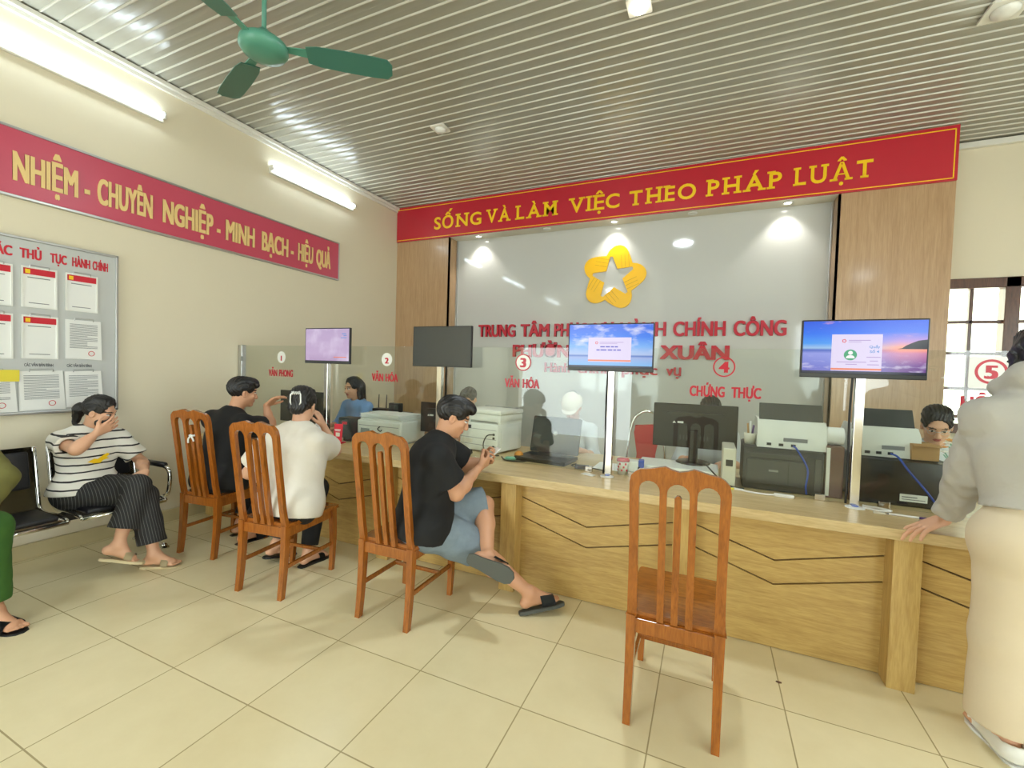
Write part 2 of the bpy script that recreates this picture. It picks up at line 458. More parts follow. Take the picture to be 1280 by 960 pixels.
bx(b, XL, XR, YF - .2, YF, 3.0, ZC + .2); bx(b, 2.2, 4.7, YF - .2, YF, 0, .9)
struct('wall_front', b, M['wall'])
# ceiling of long panels: a rib closes every joint
b = BM()
y = YF - .1; P = .1
prof = []
while y < YW + .2:
    prof += [(y, ZC, 0), (y + .003, ZC - .008, 1), (y + .008, ZC - .010, 1), (y + .013, ZC - .008, 1), (y + .016, ZC, 0), (y + .06, ZC - .0015, 0)]
    y += P
va = [b.verts.new((XL - .1, p[0], p[1])) for p in prof]; vb = [b.verts.new((XR + .1, p[0], p[1])) for p in prof]
for i in range(len(prof) - 1):
    f = b.faces.new((va[i], va[i + 1], vb[i + 1], vb[i])); f.material_index = 1 if i % 6 in (0, 1, 2, 3) else 0
bx(b, XL - .1, XR + .1, YF - .1, YW + .2, ZC + .03, ZC + .1)
struct('ceiling', b, [M['ceil'], M['rib']])
struct('baseboard_left', bx(BM(), XL, XL + .03, YF, YB, 0, .11, .004), M['ledge'])
b = BM()
bx(b, XL, XL + .05, YF, YB, ZC - .05, ZC - .012, .006); bx(b, XL, XL + .025, YF, YB, ZC - .085, ZC - .05, .006)
struct('trim_1', b, M['trimw'])
struct('trim_2', bx(BM(), 2.0, XR, YW - .05, YW, ZC - .07, ZC - .012, .006), M['trimw'])
# built-out feature wall: two wood panels, recessed glossy white board, soffit
XP0, XP1, XP2, ZS, RY = -3.47, 1.12, 2.015, 3.325, 5.66
b = BM(); bx(b, XL, XP0, YB, YB + .03, 0, ZC); bx(b, XP0 - .02, XP0, YB, RY + .02, 0, ZS)
struct('wall_panel_left', b, M['panel'])
b = BM(); bx(b, XP1, XP2, YB, YB + .03, 0, ZC); bx(b, XP1, XP1 + .02, YB, RY + .02, 0, ZS); bx(b, XP2 - .03, XP2, YB + .03, YW, 0, ZC)
struct('wall_panel_right', b, M['panel'])
b = BM(); bx(b, XP0 - .02, XP1 + .02, YB + .003, RY + .03, ZS, ZS + .02); bx(b, XP0, XP1, YB + .003, YB + .03, ZS + .02, ZC)
struct('trim_3', b, M['cream'])
struct('wall_panel_white', bx(BM(), XP0, XP1, RY, RY + .02, 0, ZS), M['glossw'])
b = BM(); bx(b, XP0, XP0 + .018, RY - .03, RY, 0, ZS, .003); bx(b, XP1 - .018, XP1, RY - .03, RY, 0, ZS, .003)
struct('trim_4', b, M['alu'])

# window beside the feature wall
b = BM()
wx0, wx1, wz0, wz1, wy = 2.02, 3.35, .95, 2.5, YW - .03
bx(b, wx0, wx1, wy, wy + .12, wz1 - .10, wz1, .006); bx(b, wx0, wx1, wy, wy + .12, wz0, wz0 + .1, .006)
for x0, x1 in ((2.02, 2.07), (2.59, 2.70), (3.27, 3.35)): bx(b, x0, x1, wy, wy + .12, wz0, wz1, .006)
for x0, x1 in ((2.343, 2.373), (2.97, 3.0)): bx(b, x0, x1, wy + .03, wy + .08, wz0, wz1, .004)
for z in (2.07, 1.756, 1.404, 1.12): bx(b, wx0, wx1, wy + .03, wy + .08, z - .016, z + .016, .004)
win = struct('window_1', b, M['brown'])
struct('window_pane', bx(BM(), wx0, wx1, wy + .053, wy + .057, wz0, wz1), M['pane'], parent=win)

# ------------------------------------------------------------------ lamps
def wall_tube(y0, y1, label, x=XL, s=1):
    t = thing('tube_light', label, 'light', (x, (y0 + y1) / 2, 3.53))
    L = (y1 - y0) / 2
    obj('housing', box(BM(), (s * .018, 0, -.012), (.034, 2 * L, .07), None, .008), M['trimw'], t)
    b = BM(); tube(b, [(s * .052, -L + .012, .012), (s * .052, L - .012, .012)], .019, 14); obj('lit_tube', b, M['tube'], t, True)
    for e in (-1, 1):
        obj('end_cap', box(BM(), (s * .045, e * (L - .008), .008), (.05, .02, .055), None, .006), M['trimw'], t)
wall_tube(1.03, 2.283, 'long lit white tube light high on the left wall, nearer the ceiling fan')
wall_tube(3.29, 4.50, 'lit white tube light on the left wall, nearer the back corner')
wall_tube(1.2, 2.4, 'lit tube light high on the right wall, nearer the street', XR, -1)
wall_tube(3.4, 4.6, 'lit tube light high on the right wall, nearer the window wall', XR, -1)
wall_tube(-1.8, -.6, 'lit tube light on the left wall behind the seated visitors')

def ceiling_lamp(x, y, lit, label, s=.15):
    t = thing('ceiling_lamp', label, 'light', (x, y, ZC - .012))
    b = BM(); prism(b, rrect(s, s, .012), (0, 0, 0), (1, 0, 0), (0, -1, 0), .016, holes=[circ(0, 0, s * .36, 20)]); obj('frame', b, M['trimw'], t)
    b = BM(); lathe(b, [(s * .36, 0), (s * .34, -.03), (s * .22, -.045), (.001, -.048)], (0, 0, 0), 20)
    obj('bulb_cover', b, M['lamp'] if lit else M['white'], t, True)
    if lit:
        l = bpy.data.lights.new('lamp_glow', 'AREA'); l.shape = 'DISK'; l.size = .3; l.energy = LAMP_W; l.color = (.84, .95, 1)
        o = bpy.data.objects.new('lamp_glow', l); COL.objects.link(o); o.parent = t; o.location = (0, 0, -.07)
ceiling_lamp(-.51, 2.98, 1, 'lit square ceiling lamp above the middle of the counter')
ceiling_lamp(1.62, 3.87, 0, 'small white square ceiling lamp near the window side', .2)
ceiling_lamp(-2.54, 3.76, 0, 'small pale square ceiling lamp between the fan and the red banner')
for i, (x, y) in enumerate(((-2.6, -1.2), (3.0, -1.2))):  # two lamps added out of view to brighten the hall
    ceiling_lamp(x, y, 1, 'lit square ceiling lamp over the waiting hall, ' + ('left street end', 'right street end')[i])
for i, x in enumerate((-2.68, -1.79, -1.01, -.22, .60)):
    x = (-3.05, -2.03, -1.15, -.25, .69)[i]
    lit = i % 2 == 0
    t = thing('downlight', ('lit downlight in the soffit at the left end of the white board', 'unlit downlight in the soffit left of the star emblem', 'lit downlight in the soffit right above the star emblem',
              'unlit downlight in the soffit right of the star emblem', 'lit downlight in the soffit at the right end of the white board')[i], 'light', (x, 5.53, ZS))
    b = BM(); lathe(b, [(.052, 0), (.05, -.008), (.036, -.01), (.034, -.001)], (0, 0, 0), 20); obj('trim_ring', b, M['white'], t, True)
    b = BM(); lathe(b, [(.034, -.002), (.001, -.004)], (0, 0, 0), 16); obj('lens', b, M['spotl'] if lit else M['white'], t)
    if lit:
        l = bpy.data.lights.new('downlight_glow', 'SPOT'); l.energy = SPOT_W; l.spot_size = math.radians(100); l.spot_blend = .7; l.shadow_soft_size = .03; l.color = (1, .97, .92)
        o = bpy.data.objects.new('downlight_glow', l); COL.objects.link(o); o.parent = t; o.location = (0, 0, -.02); o.rotation_euler = (math.radians(8), 0, 0)

# ------------------------------------------------------------------ ceiling fan
t = thing('ceiling_fan', 'green three blade ceiling fan hanging on a rod', 'fan', (-2.46, 1.80, 3.3))
b = BM(); tube(b, [(0, 0, .05), (0, 0, ZC - 3.3 - .01)], .013, 12); obj('rod', b, M['fan'], t, True)
b = BM(); lathe(b, [(.02, .0), (.06, .02), (.07, .09), (.07, .1)], (0, 0, ZC - 3.3 - .11), 20); obj('canopy', b, M['fan'], t, True)
b = BM(); lathe(b, [(.02, .10), (.035, .085), (.045, .05), (.095, .04), (.128, .015), (.132, -.015), (.115, -.04), (.07, -.052), (.001, -.055)], (0, 0, 0), 32); obj('motor_housing', b, M['fan'], t, True)
for a in (37.7, 161, 280):
    ar = math.radians(a); b = BM()
    pl = [(.235, -.055), (.30, -.07), (.45, -.076), (.62, -.076), (.70, -.07), (.728, -.035), (.728, .035), (.70, .07), (.62, .076), (.45, .076), (.30, .07), (.235, .055)]
    R = Matrix.Rotation(ar, 3, 'Z') @ Matrix.Rotation(math.radians(-11), 3, 'X')
    prism(b, pl, (0, 0, -.005), R @ V(1, 0, 0), R @ V(0, 1, 0), .005)
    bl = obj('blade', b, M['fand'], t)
    b = BM(); prism(b, [(.10, -.018), (.25, -.03), (.27, 0), (.25, .03), (.10, .018)], (0, 0, .003), R @ V(1, 0, 0), R @ V(0, 1, 0), .006); obj('blade_bracket', b, M['fan'], bl)

# ------------------------------------------------------------------ banners, signs, emblem
t = thing('banner', 'long red banner with yellow slogan above the white board', 'banner', (0, 0, 0))
b = BM(); bx(b, XL + .01, 2.01, YB - .028, YB - .002, 3.325, 3.83, .002); obj('backing', b, M['red'], t)
b = BM()
for z in (3.342, 3.79): bx(b, XL + .02, 1.985, YB - .0295, YB - .027, z, z + .009)
bx(b, 1.976, 1.985, YB - .0295, YB - .027, 3.342, 3.799); obj('border_line', b, M['yellow'], t)
for wd, x0, x1 in (('SỐNG', -3.72, -2.95), ('VÀ', -2.87, -2.51), ('LÀM', -2.43, -1.85), ('VIỆC', -1.70, -1.07), ('THEO', -.97, -.22), ('PHÁP', -.11, .62), ('LUẬT', .72, 1.39)):
    b = BM(); slab_txt(b, wd, (x0, YB - .028, 3.448), (1, 0, 0), (0, 0, 1), .182, x1 - x0, .006, .018); obj('lettering', b, M['yellow'], t)

t = thing('banner', 'dusky red banner with pale gold slogan along the left wall', 'banner', (XL, 0, 0))
b = BM(); bx(b, 0, .03, -1.0, 4.255, 2.545, 2.985); obj('backing', b, M['redl'], t)
b = BM()
bx(b, 0, .036, -1.0, 4.262, 2.985, 3.003, .003); bx(b, 0, .036, -1.0, 4.262, 2.527, 2.545, .003); bx(b, 0, .036, 4.255, 4.27, 2.527, 3.003, .003)
obj('frame', b, M['alu'], t)
for wd, y0, y1 in (('TRÁCH', .68, 1.30), ('NHIỆM', 1.375, 1.715), ('-', 1.752, 1.785), ('CHUYÊN', 1.83, 2.20), ('NGHIỆP', 2.275, 2.70), ('-', 2.735, 2.768), ('MINH', 2.82, 3.12), ('BẠCH', 3.20, 3.52), ('-', 3.555, 3.59), ('HIỆU', 3.65, 3.86), ('QUẢ', 3.91, 4.125)):
    b = BM(); txt(b, wd, (.03, y0, 2.645), (0, 1, 0), (0, 0, 1), .2, y1 - y0, .006, 0, bold=.05); obj('lettering', b, M['gold'], t)

def wall_words(nm, label, words, z, cap, off, mi='redtxt'):
    t = thing(nm, label, 'sign', (0, 0, 0), 0, 'red wall lettering on the white board')
    for wd, x0, x1 in words:
        b = BM(); txt(b, wd, (x0, RY - .002, z), (1, 0, 0), (0, 0, 1), cap, x1 - x0, .022, 0, bold=off); obj('word', b, M[mi], t)
wall_words('wall_lettering', 'top row of tall red letters on the white board', (('TRUNG', -3.07, -2.49), ('TÂM', -2.41, -1.99), ('PHỤC', -1.92, -1.46), ('VỤ', -1.39, -1.13), ('HÀNH', -1.05, -.50), ('CHÍNH', -.42, .15), ('CÔNG', .23, .75)), 1.922, .176, .04)
wall_words('wall_lettering', 'middle row of wide red letters on the white board', (('PHƯỜNG', -2.52, -1.52), ('XUÂN', -.56, .20)), 1.645, .17, .05)
wall_words('wall_lettering', 'bottom row of small red lower case words on the white board', (('Hành', -2.04, -1.69), ('chính', -1.58, -1.14), ('phục', -1.01, -.58), ('vụ', -.48, -.31)), 1.445, .13, .03)

# five-handed star emblem
t = thing('star_emblem', 'yellow emblem of five curled hands around a star on the white board', 'emblem', (-1.165, RY - .002, 2.66))
ER = .272 / 250
hand = [(-10, 245), (50, 100), (230, 115), (203, 205), (172, 283), (150, 322), (122, 350), (90, 367), (60, 372), (30, 369), (2, 358), (-30, 335), (-56, 312), (-72, 285), (-85, 255), (-60, 252), (-40, 278), (-22, 262)]
hand = [(-10, 245), (50, 100), (230, 115), (203, 205), (172, 283), (150, 322), (122, 350), (90, 367), (60, 372), (30, 369), (2, 358), (-30, 335), (-56, 305), (-75, 268), (-86, 246), (-60, 240)]
for k in range(5):
    a = -k * 2 * math.pi / 5; ca, sa = math.cos(a), math.sin(a)
    rot = lambda p: ((p[0] * ca - p[1] * sa) * ER, (p[0] * sa + p[1] * ca) * ER)
    b = BM(); prism(b, [rot(p) for p in hand], (0, 0, 0), (1, 0, 0), (0, 0, 1), .014 + .0015 * k)
    h_ = obj('hand', b, M['emblem'], t)
    b = BM()
    for q in (.27, .5, .73):
        x0 = 50 + (230 - 50) * q; y0 = 100 + 15 * q
        dx, dy = -14, 150
        p = [(x0 - 2, y0 + 4), (x0 + 3, y0 + 4), (x0 + dx * .9 + 2, y0 + dy), (x0 + dx * .9 - 2, y0 + dy)]
        prism(b, [rot(s_) for s_ in p], (0, 0, 0), (1, 0, 0), (0, 0, 1), .0008, t0=.014 + .0015 * k)
    obj('finger_line', b, M['emline'], h_)

# notice board with clipped papers
t = thing('notice_board', 'pale notice board in an aluminium frame on the left wall', 'notice board', (XL, 0, 0))
BY0, BY1, BZ0, BZ1 = -.15, 1.965, 1.035, 2.27
b = BM(); bx(b, .004, .022, BY0, BY1, BZ0, BZ1); obj('board_face', b, M['board'], t)
b = BM()
bx(b, 0, .034, BY0, BY1, BZ1 - .018, BZ1, .003); bx(b, 0, .034, BY0, BY1, BZ0, BZ0 + .018, .003); bx(b, 0, .034, BY1 - .018, BY1, BZ0, BZ1, .003); bx(b, 0, .034, BY0, BY0 + .018, BZ0, BZ1, .003)
obj('frame', b, M['alu'], t)
for wd, y0, y1 in (('CÁC', 1.255, 1.375), ('THỦ', 1.41, 1.52), ('TỤC', 1.565, 1.655), ('HÀNH', 1.685, 1.79), ('CHÍNH', 1.805, 1.90)):
    b = BM(); txt(b, wd, (.022, y0, 2.13), (0, 1, 0), (0, 0, 1), .068, y1 - y0, .002, 0, bold=.05); obj('lettering', b, M['pred'], t)
for y0, y1 in ((1.43, 1.58), (1.655, 1.80)):
    b = BM(); txt(b, 'CÁC VĂN BẢN ĐÍNH', (.022, y0, 1.375), (0, 1, 0), (0, 0, 1), .022, y1 - y0, .001, .02); obj('caption', b, M['inkd'], t)
def clip_paper(y0, y1, z0, z1, kind, label, tilt=0.0):
    """a sheet under a clip; framed cards carry a red heading"""
    yc, w, h = (y0 + y1) / 2, y1 - y0, z1 - z0
    q = thing('framed_notice' if kind == 'qr' else 'paper_notice', label, 'notice', (XL + .022, yc, z0)); q.rotation_euler = (tilt, 0, 0)
    U, Z_ = (0, 1, 0), (0, 0, 1)
    n = 1 if kind == 'qr' else 4
    b = BM()
    for k in range(n):
        d = .002 + .003 * k
        prism(b, [(-w / 2 + .002 * k, .003 * k), (w / 2 + .003 * k, -.002 * k), (w / 2, h), (-w / 2, h)], (d, 0, 0), U, Z_, .0012)
    obj('sheet', b, M['paper'], q)
    f = .016 if n > 1 else .006
    if kind == 'qr':
        b = BM(); prism(b, [(-w / 2, 0), (w / 2, 0), (w / 2, h), (-w / 2, h)], (.001, 0, 0), U, Z_, .007, holes=[[(-w / 2 + .01, .01), (w / 2 - .01, .01), (w / 2 - .01, h - .01), (-w / 2 + .01, h - .01)]]); obj('clear_frame', b, M['white'], q)
        b = BM(); quad(b, (f, 0, 0), U, Z_, -w / 2 + .01, w / 2 - .01, h - .055, h - .012); obj('red_heading', b, M['pred'], q)
        b = BM(); quad(b, (f + .0006, 0, 0), U, Z_, -w / 2 + .02, -w / 2 + .045, h - .048, h - .02); obj('crest', b, M['yellow'], q)
        b = BM(); quad(b, (f, 0, 0), U, Z_, -w * .33, w * .3, h - .078, h - .072); quad(b, (f, 0, 0), U, Z_, -w * .3, w * .27, .03, .035); obj('print', b, M['ink'], q)
    else:
        b = BM(); random.seed(int(y0 * 97 + z0 * 31)); zz = h - .035
        while zz > .075:
            quad(b, (f, 0, 0), U, Z_, -w * .4, w * (.4 if random.random() < .8 else .1), zz, zz + .0035); zz -= .011
        obj('print', b, M['ink'], q)
        b = BM(); prism(b, circ(w * .22, .045, .02, 16), (f, 0, 0), U, Z_, .0004, holes=[circ(w * .22, .045, .016, 16)]); obj('stamp', b, M['pred'], q)
    b = BM(); tube(b, [(f, -w * .27, h - .006), (f + .006, -w * .27, h + .012), (f + .006, w * .27, h + .012), (f, w * .27, h - .006)], .0035, 6); obj('clip', b, M['alu'], q)
clip_paper(1.415, 1.60, 1.79, 2.075, 'qr', 'framed card with red heading, top row, left of the last card')
clip_paper(1.645, 1.835, 1.795, 2.075, 'qr', 'framed card with red heading at the top right of the notice board')
clip_paper(1.19, 1.375, 1.785, 2.07, 'qr', 'framed card with red heading cut by the picture edge, top row')
clip_paper(1.415, 1.605, 1.43, 1.735, 'qr', 'framed card with red heading, second row, left of the plain sheets')
clip_paper(1.19, 1.375, 1.425, 1.735, 'qr', 'framed card with red heading cut by the picture edge, second row')
clip_paper(1.645, 1.85, 1.435, 1.73, 'sheet', 'plain printed sheets clipped at the right end of the second row')
clip_paper(1.405, 1.635, 1.065, 1.345, 'sheet', 'thick clipped printed sheets, bottom row, left of the seated girl\'s head', .03)
clip_paper(1.645, 1.86, 1.075, 1.345, 'sheet', 'clipped printed sheets, bottom row, right behind the seated girl\'s head', .03)
clip_paper(1.15, 1.385, 1.06, 1.345, 'sheet', 'clipped printed sheets with a yellow note, bottom row at the picture edge', .03)
b = BM(); bx(b, XL + .042, XL + .044, 1.29, 1.40, 1.27, 1.35); setp(obj('sticky_note', b, M['yel']), 'yellow sticky note on the clipped sheets at the picture edge', 'note')
# ------------------------------------------------------------------ service counter
CT, CY0, CY1 = .765, 2.60, 3.70
t = thing('service_counter', 'long pale oak service counter with chevron grooved front', 'counter', (0, 0, 0))
b = BM(); bx(b, XL + .01, 4.2, CY0, CY1, CT - .053, CT, .004); obj('worktop', b, M['oaktop'], t)
b = BM(); bx(b, XL + .01, 4.2, 2.735, 2.76, .02, CT - .054); obj('backing_board', b, M['groove'], t)
posts = [-4.25, -3.22, -2.20, -1.168, -.10, .877, 1.92, 2.95, 3.98]
PW = .107
for x in posts:
    b = BM(); bx(b, x - PW / 2, x + PW / 2, 2.614, 2.735, 0, CT - .054, .002); obj('post', b, M['oakv'], t)
g = .0045
for x0, x1 in zip(posts, posts[1:]):
    a, c = x0 + PW / 2, x1 - PW / 2; m_ = a + (c - a) * .465
    if abs(x0 + .1) < .05: joints = [a, .62, c]
    else: joints = [a, c]
    U_, L_ = [(a, .605), (m_, .475), (c, .592)], [(a, .475), (m_, .345), (c, .462)]
    zt, zb = CT - .056, .004
    for nm, poly in (('front_panel', [(a, zb), (c, zb)] + [(x, z - g) for x, z in reversed(L_)]),
                     ('chevron_panel', [(x, z + g) for x, z in L_] + [(x, z - g) for x, z in reversed(U_)]),
                     ('front_panel', [(x, z + g) for x, z in U_] + [(c, zt), (a, zt)])):
        b = BM(); prism(b, poly, (0, 2.735, 0), (1, 0, 0), (0, 0, 1), .015); obj(nm, b, M['oak'], t)

# ------------------------------------------------------------------ glass screens on the counter
GY = 3.0
def screen(x0, x1, label, num=None, word=None, cx=0, wx=None, z=1.51, ring=True, wz=1.335, nw=.26, back=False):
    t = thing('glass_screen', label, 'glass screen', ((x0 + x1) / 2, GY, CT), group='glass screens along the counter')
    xc = (x0 + x1) / 2
    b = BM(); box(b, (0, 0, .43), (x1 - x0, .01, .852), None, .0015); obj('pane', b, M['glass'], t)
    for x in (x0 + .12, x1 - .12):
        b = BM(); box(b, (x - xc, 0, .018), (.05, .03, .036), None, .003); obj('clamp', b, M['steel'], t)
    o = (cx - xc, -.0056, z - CT)
    if num:
        if back:
            b = BM(); prism(b, rrect(.17, .16, .01, cx=0, cy=-.005), o, (1, 0, 0), (0, 0, 1), .0006); obj('sticker_backing', b, M['white'], t)
        if num != '4':
            b = BM(); prism(b, circ(0, 0, .056, 28), o, (1, 0, 0), (0, 0, 1), .0012); obj('number_disc', b, M['white'], t)
        if ring:
            b = BM(); prism(b, circ(0, 0, .062, 32), o, (1, 0, 0), (0, 0, 1), .0016, holes=[circ(0, 0, .054 if num != '5' else .05, 32)]); obj('number_ring', b, M['redtxt'], t)
        b = BM(); txt(b, num, (o[0], o[1] - .0012, o[2] - .034), (1, 0, 0), (0, 0, 1), .068 if ring else .05, None, .0008, 0, 'c', 1.1, bold=.06); obj('number', b, M['redtxt'], t)
    if word:
        w0 = wx if wx is not None else cx
        for s_, dx, w in word:
            b = BM(); txt(b, s_, (w0 + dx - xc, -.0056, wz - CT - .01), (1, 0, 0), (0, 0, 1), .066, w, .0012, 0, 'l', bold=.05); obj('lettering', b, M['redtxt'], t)
screen(-4.33, -3.165, 'clear glass screen numbered 1 at the far left end of the counter', '1', (('VĂN', -.175, .12), ('PHONG', -.03, .19)), -3.785, ring=False)
screen(-3.115, -1.965, 'clear glass screen numbered 2 left of the switched-off monitor', '2', (('VĂN', -.16, .125), ('HÓA', -.01, .13)), -2.505, ring=False)
screen(-1.915, -.615, 'clear glass screen numbered 3 behind the open laptop', '3', (('VĂN', -.145, .12), ('HÓA', .0, .13)), -1.25)
screen(-.565, .72, 'clear glass screen numbered 4 in front of the tall printer stack', '4', (('CHỨNG', -.19, .20), ('THỰC', .045, .16)), .08)
screen(.77, 2.3, 'clear glass screen numbered 5 beside the standing person', '5', (('HỘ', -.11, .11),), 1.285, z=1.515, back=True)
t = thing('end_post', 'slim grey aluminium channel holding the left end of the glass', 'post', (-4.365, GY, CT))
b = BM(); box(b, (0, 0, .43), (.05, .05, .86), None, .004); obj('channel', b, M['alu'], t)
b = BM(); box(b, (.035, -.026, .72), (.03, .012, .05), None, .004); obj('clip', b, M['grey'], t)

# ------------------------------------------------------------------ steel posts with the queue monitors
def screen_mat(name, kind):
    m = bpy.data.materials.new(name); m.use_nodes = True
    nt = m.node_tree; p = nt.nodes['Principled BSDF']; p.inputs['Base Color'].default_value = (.01, .01, .01, 1); p.inputs['Roughness'].default_value = .25
    tc = nt.nodes.new('ShaderNodeTexCoord'); sp = nt.nodes.new('ShaderNodeSeparateXYZ'); nt.links.new(tc.outputs['Object'], sp.inputs[0])
    mr = nt.nodes.new('ShaderNodeMapRange'); mr.inputs['From Min'].default_value = 0; mr.inputs['From Max'].default_value = .3
    nt.links.new(sp.outputs['Z'], mr.inputs['Value'])
    def ramp(stops):
        r = nt.nodes.new('ShaderNodeValToRGB'); e = r.color_ramp.elements
        e[0].position, e[0].color = stops[0][0], rgb(stops[0][1]); e[1].position, e[1].color = stops[-1][0], rgb(stops[-1][1])
        for q, c in stops[1:-1]:
            n = e.new(q); n.color = rgb(c)
        nt.links.new(mr.outputs[0], r.inputs[0]); return r.outputs[0]
    def mix(a, b_, f, mode='MIX'):
        x = nt.nodes.new('ShaderNodeMix'); x.data_type = 'RGBA'; x.blend_type = mode
        nt.links.new(a, x.inputs['A']); 
        if isinstance(b_, tuple): x.inputs['B'].default_value = rgb(b_)
        else: nt.links.new(b_, x.inputs['B'])
        nt.links.new(f, x.inputs['Factor']); return x.outputs['Result']
    def noise(scale, st, lo, hi):
        mp = nt.nodes.new('ShaderNodeMapping'); mp.inputs['Scale'].default_value = st; nt.links.new(tc.outputs['Object'], mp.inputs[0])
        n = nt.nodes.new('ShaderNodeTexNoise'); n.inputs['Scale'].default_value = scale; n.inputs['Detail'].default_value = 5; nt.links.new(mp.outputs[0], n.inputs['Vector'])
        q = nt.nodes.new('ShaderNodeMapRange'); q.inputs['From Min'].default_value = lo; q.inputs['From Max'].default_value = hi; nt.links.new(n.outputs['Fac'], q.inputs['Value'])
        return q.outputs[0]
    def step(sock, a, b_):
        q = nt.nodes.new('ShaderNodeMapRange'); q.inputs['From Min'].default_value = a; q.inputs['From Max'].default_value = b_; nt.links.new(sock, q.inputs['Value']); return q.outputs[0]
    def mul(a, b_):
        q = nt.nodes.new('ShaderNodeMath'); q.operation = 'MULTIPLY'; nt.links.new(a, q.inputs[0]); nt.links.new(b_, q.inputs[1]); return q.outputs[0]
    if kind == 'sunset':
        left = ramp([(0, (120, 110, 190)), (.2, (112, 118, 206)), (.44, (140, 150, 226)), (.5, (60, 90, 190)), (.54, (150, 190, 230)), (.62, (60, 150, 240)), (.8, (10, 110, 240)), (1, (6, 84, 226))])
        right = ramp([(0, (96, 70, 130)), (.25, (130, 90, 160)), (.45, (206, 130, 170)), (.5, (246, 150, 130)), (.56, (250, 170, 140)), (.66, (190, 150, 215)), (.82, (60, 116, 236)), (1, (20, 90, 230))])
        c = mix(left, right, step(sp.outputs['X'], -.02, .16))
        c = mix(c, (226, 220, 244), mul(noise(14, (1, 1, 3), .52, .75), step(sp.outputs['Z'], .14, .05)))
        c = mix(c, (255, 180, 170), mul(noise(7, (1, 1, 3.5), .60, .72), step(sp.outputs['Z'], .2, .28)))
    elif kind == 'sky':
        c = ramp([(0, (60, 120, 214)), (.14, (120, 180, 236)), (.3, (150, 170, 222)), (.34, (70, 110, 190)), (.37, (170, 190, 230)), (.55, (110, 170, 240)), (.75, (40, 120, 236)), (1, (24, 96, 226))])
        c = mix(c, (236, 234, 246), mul(noise(8, (1, 1, 2.6), .50, .72), step(sp.outputs['Z'], .12, .2)))
    else:
        c = ramp([(0, (176, 150, 186)), (.3, (196, 172, 206)), (1, (190, 168, 204))])
        c = mix(c, (222, 206, 232), noise(6, (1, 1, 1), .45, .7))
    p.inputs['Emission Strength'].default_value = .6
    nt.links.new(c, p.inputs['Emission Color'])
    return m
M['sunset'] = screen_mat('sunset beach wallpaper', 'sunset'); M['sky'] = screen_mat('blue sky wallpaper', 'sky'); M['lilac'] = screen_mat('lilac screen', 'lilac')
M['off'] = mat('switched off screen', (58, 60, 58), .22, var=.02)
M['win'] = emis('pale app window', (226, 214, 244), .58); M['winb'] = emis('orange app bar', (238, 130, 96), .58); M['wint'] = emis('blue app text', (70, 60, 190), .58)
M['winl'] = emis('lilac app text', (176, 150, 206), .58); M['wing'] = emis('green app badge', (40, 160, 110), .58); M['winw'] = emis('white app glyph', (245, 245, 245), .58)
M['task'] = emis('dark taskbar', (24, 28, 60), .58); M['wino'] = emis('red app mark', (226, 90, 96), .58); M['winc'] = emis('teal app text', (90, 150, 216), .58); M['hill'] = emis('dark headland', (34, 34, 48), .58)

def pole(x, label):
    t = thing('steel_post', label, 'post', (x, 2.955, CT), group='polished posts on the counter')
    b = BM(); box(b, (0, 0, .41), (.042, .042, .82), None, .003); obj('shaft', b, M['steel'], t)
    b = BM(); box(b, (.0, 0, .822), (.08, .05, .06), None, .004); obj('mounting_head', b, M['blackm'], t)
    b = BM(); tube(b, smooth_path([(-.027, .01, .80), (-.034, .012, .5), (-.03, .012, .2), (-.034, .0, .01)], 6), .006, 8); obj('cable', b, M['black'], t, True)
    b = BM(); lathe(b, [(.045, 0), (.045, .004), (.03, .008), (.001, .008)], (0, -.035, 0), 20); obj('base_disc', b, M['white'], t)
    b = BM(); lathe(b, [(.016, .008), (.016, .011), (.001, .011)], (0, -.035, 0), 16); obj('disc_badge', b, M['bluep'], t)
    return t
pole(-3.14, 'square steel post under the small lilac monitor')
pole(-1.94, 'square steel post under the switched-off monitor')
pole(-.592, 'square steel post under the blue sky monitor')
pole(.745, 'square steel post under the sunset beach monitor')

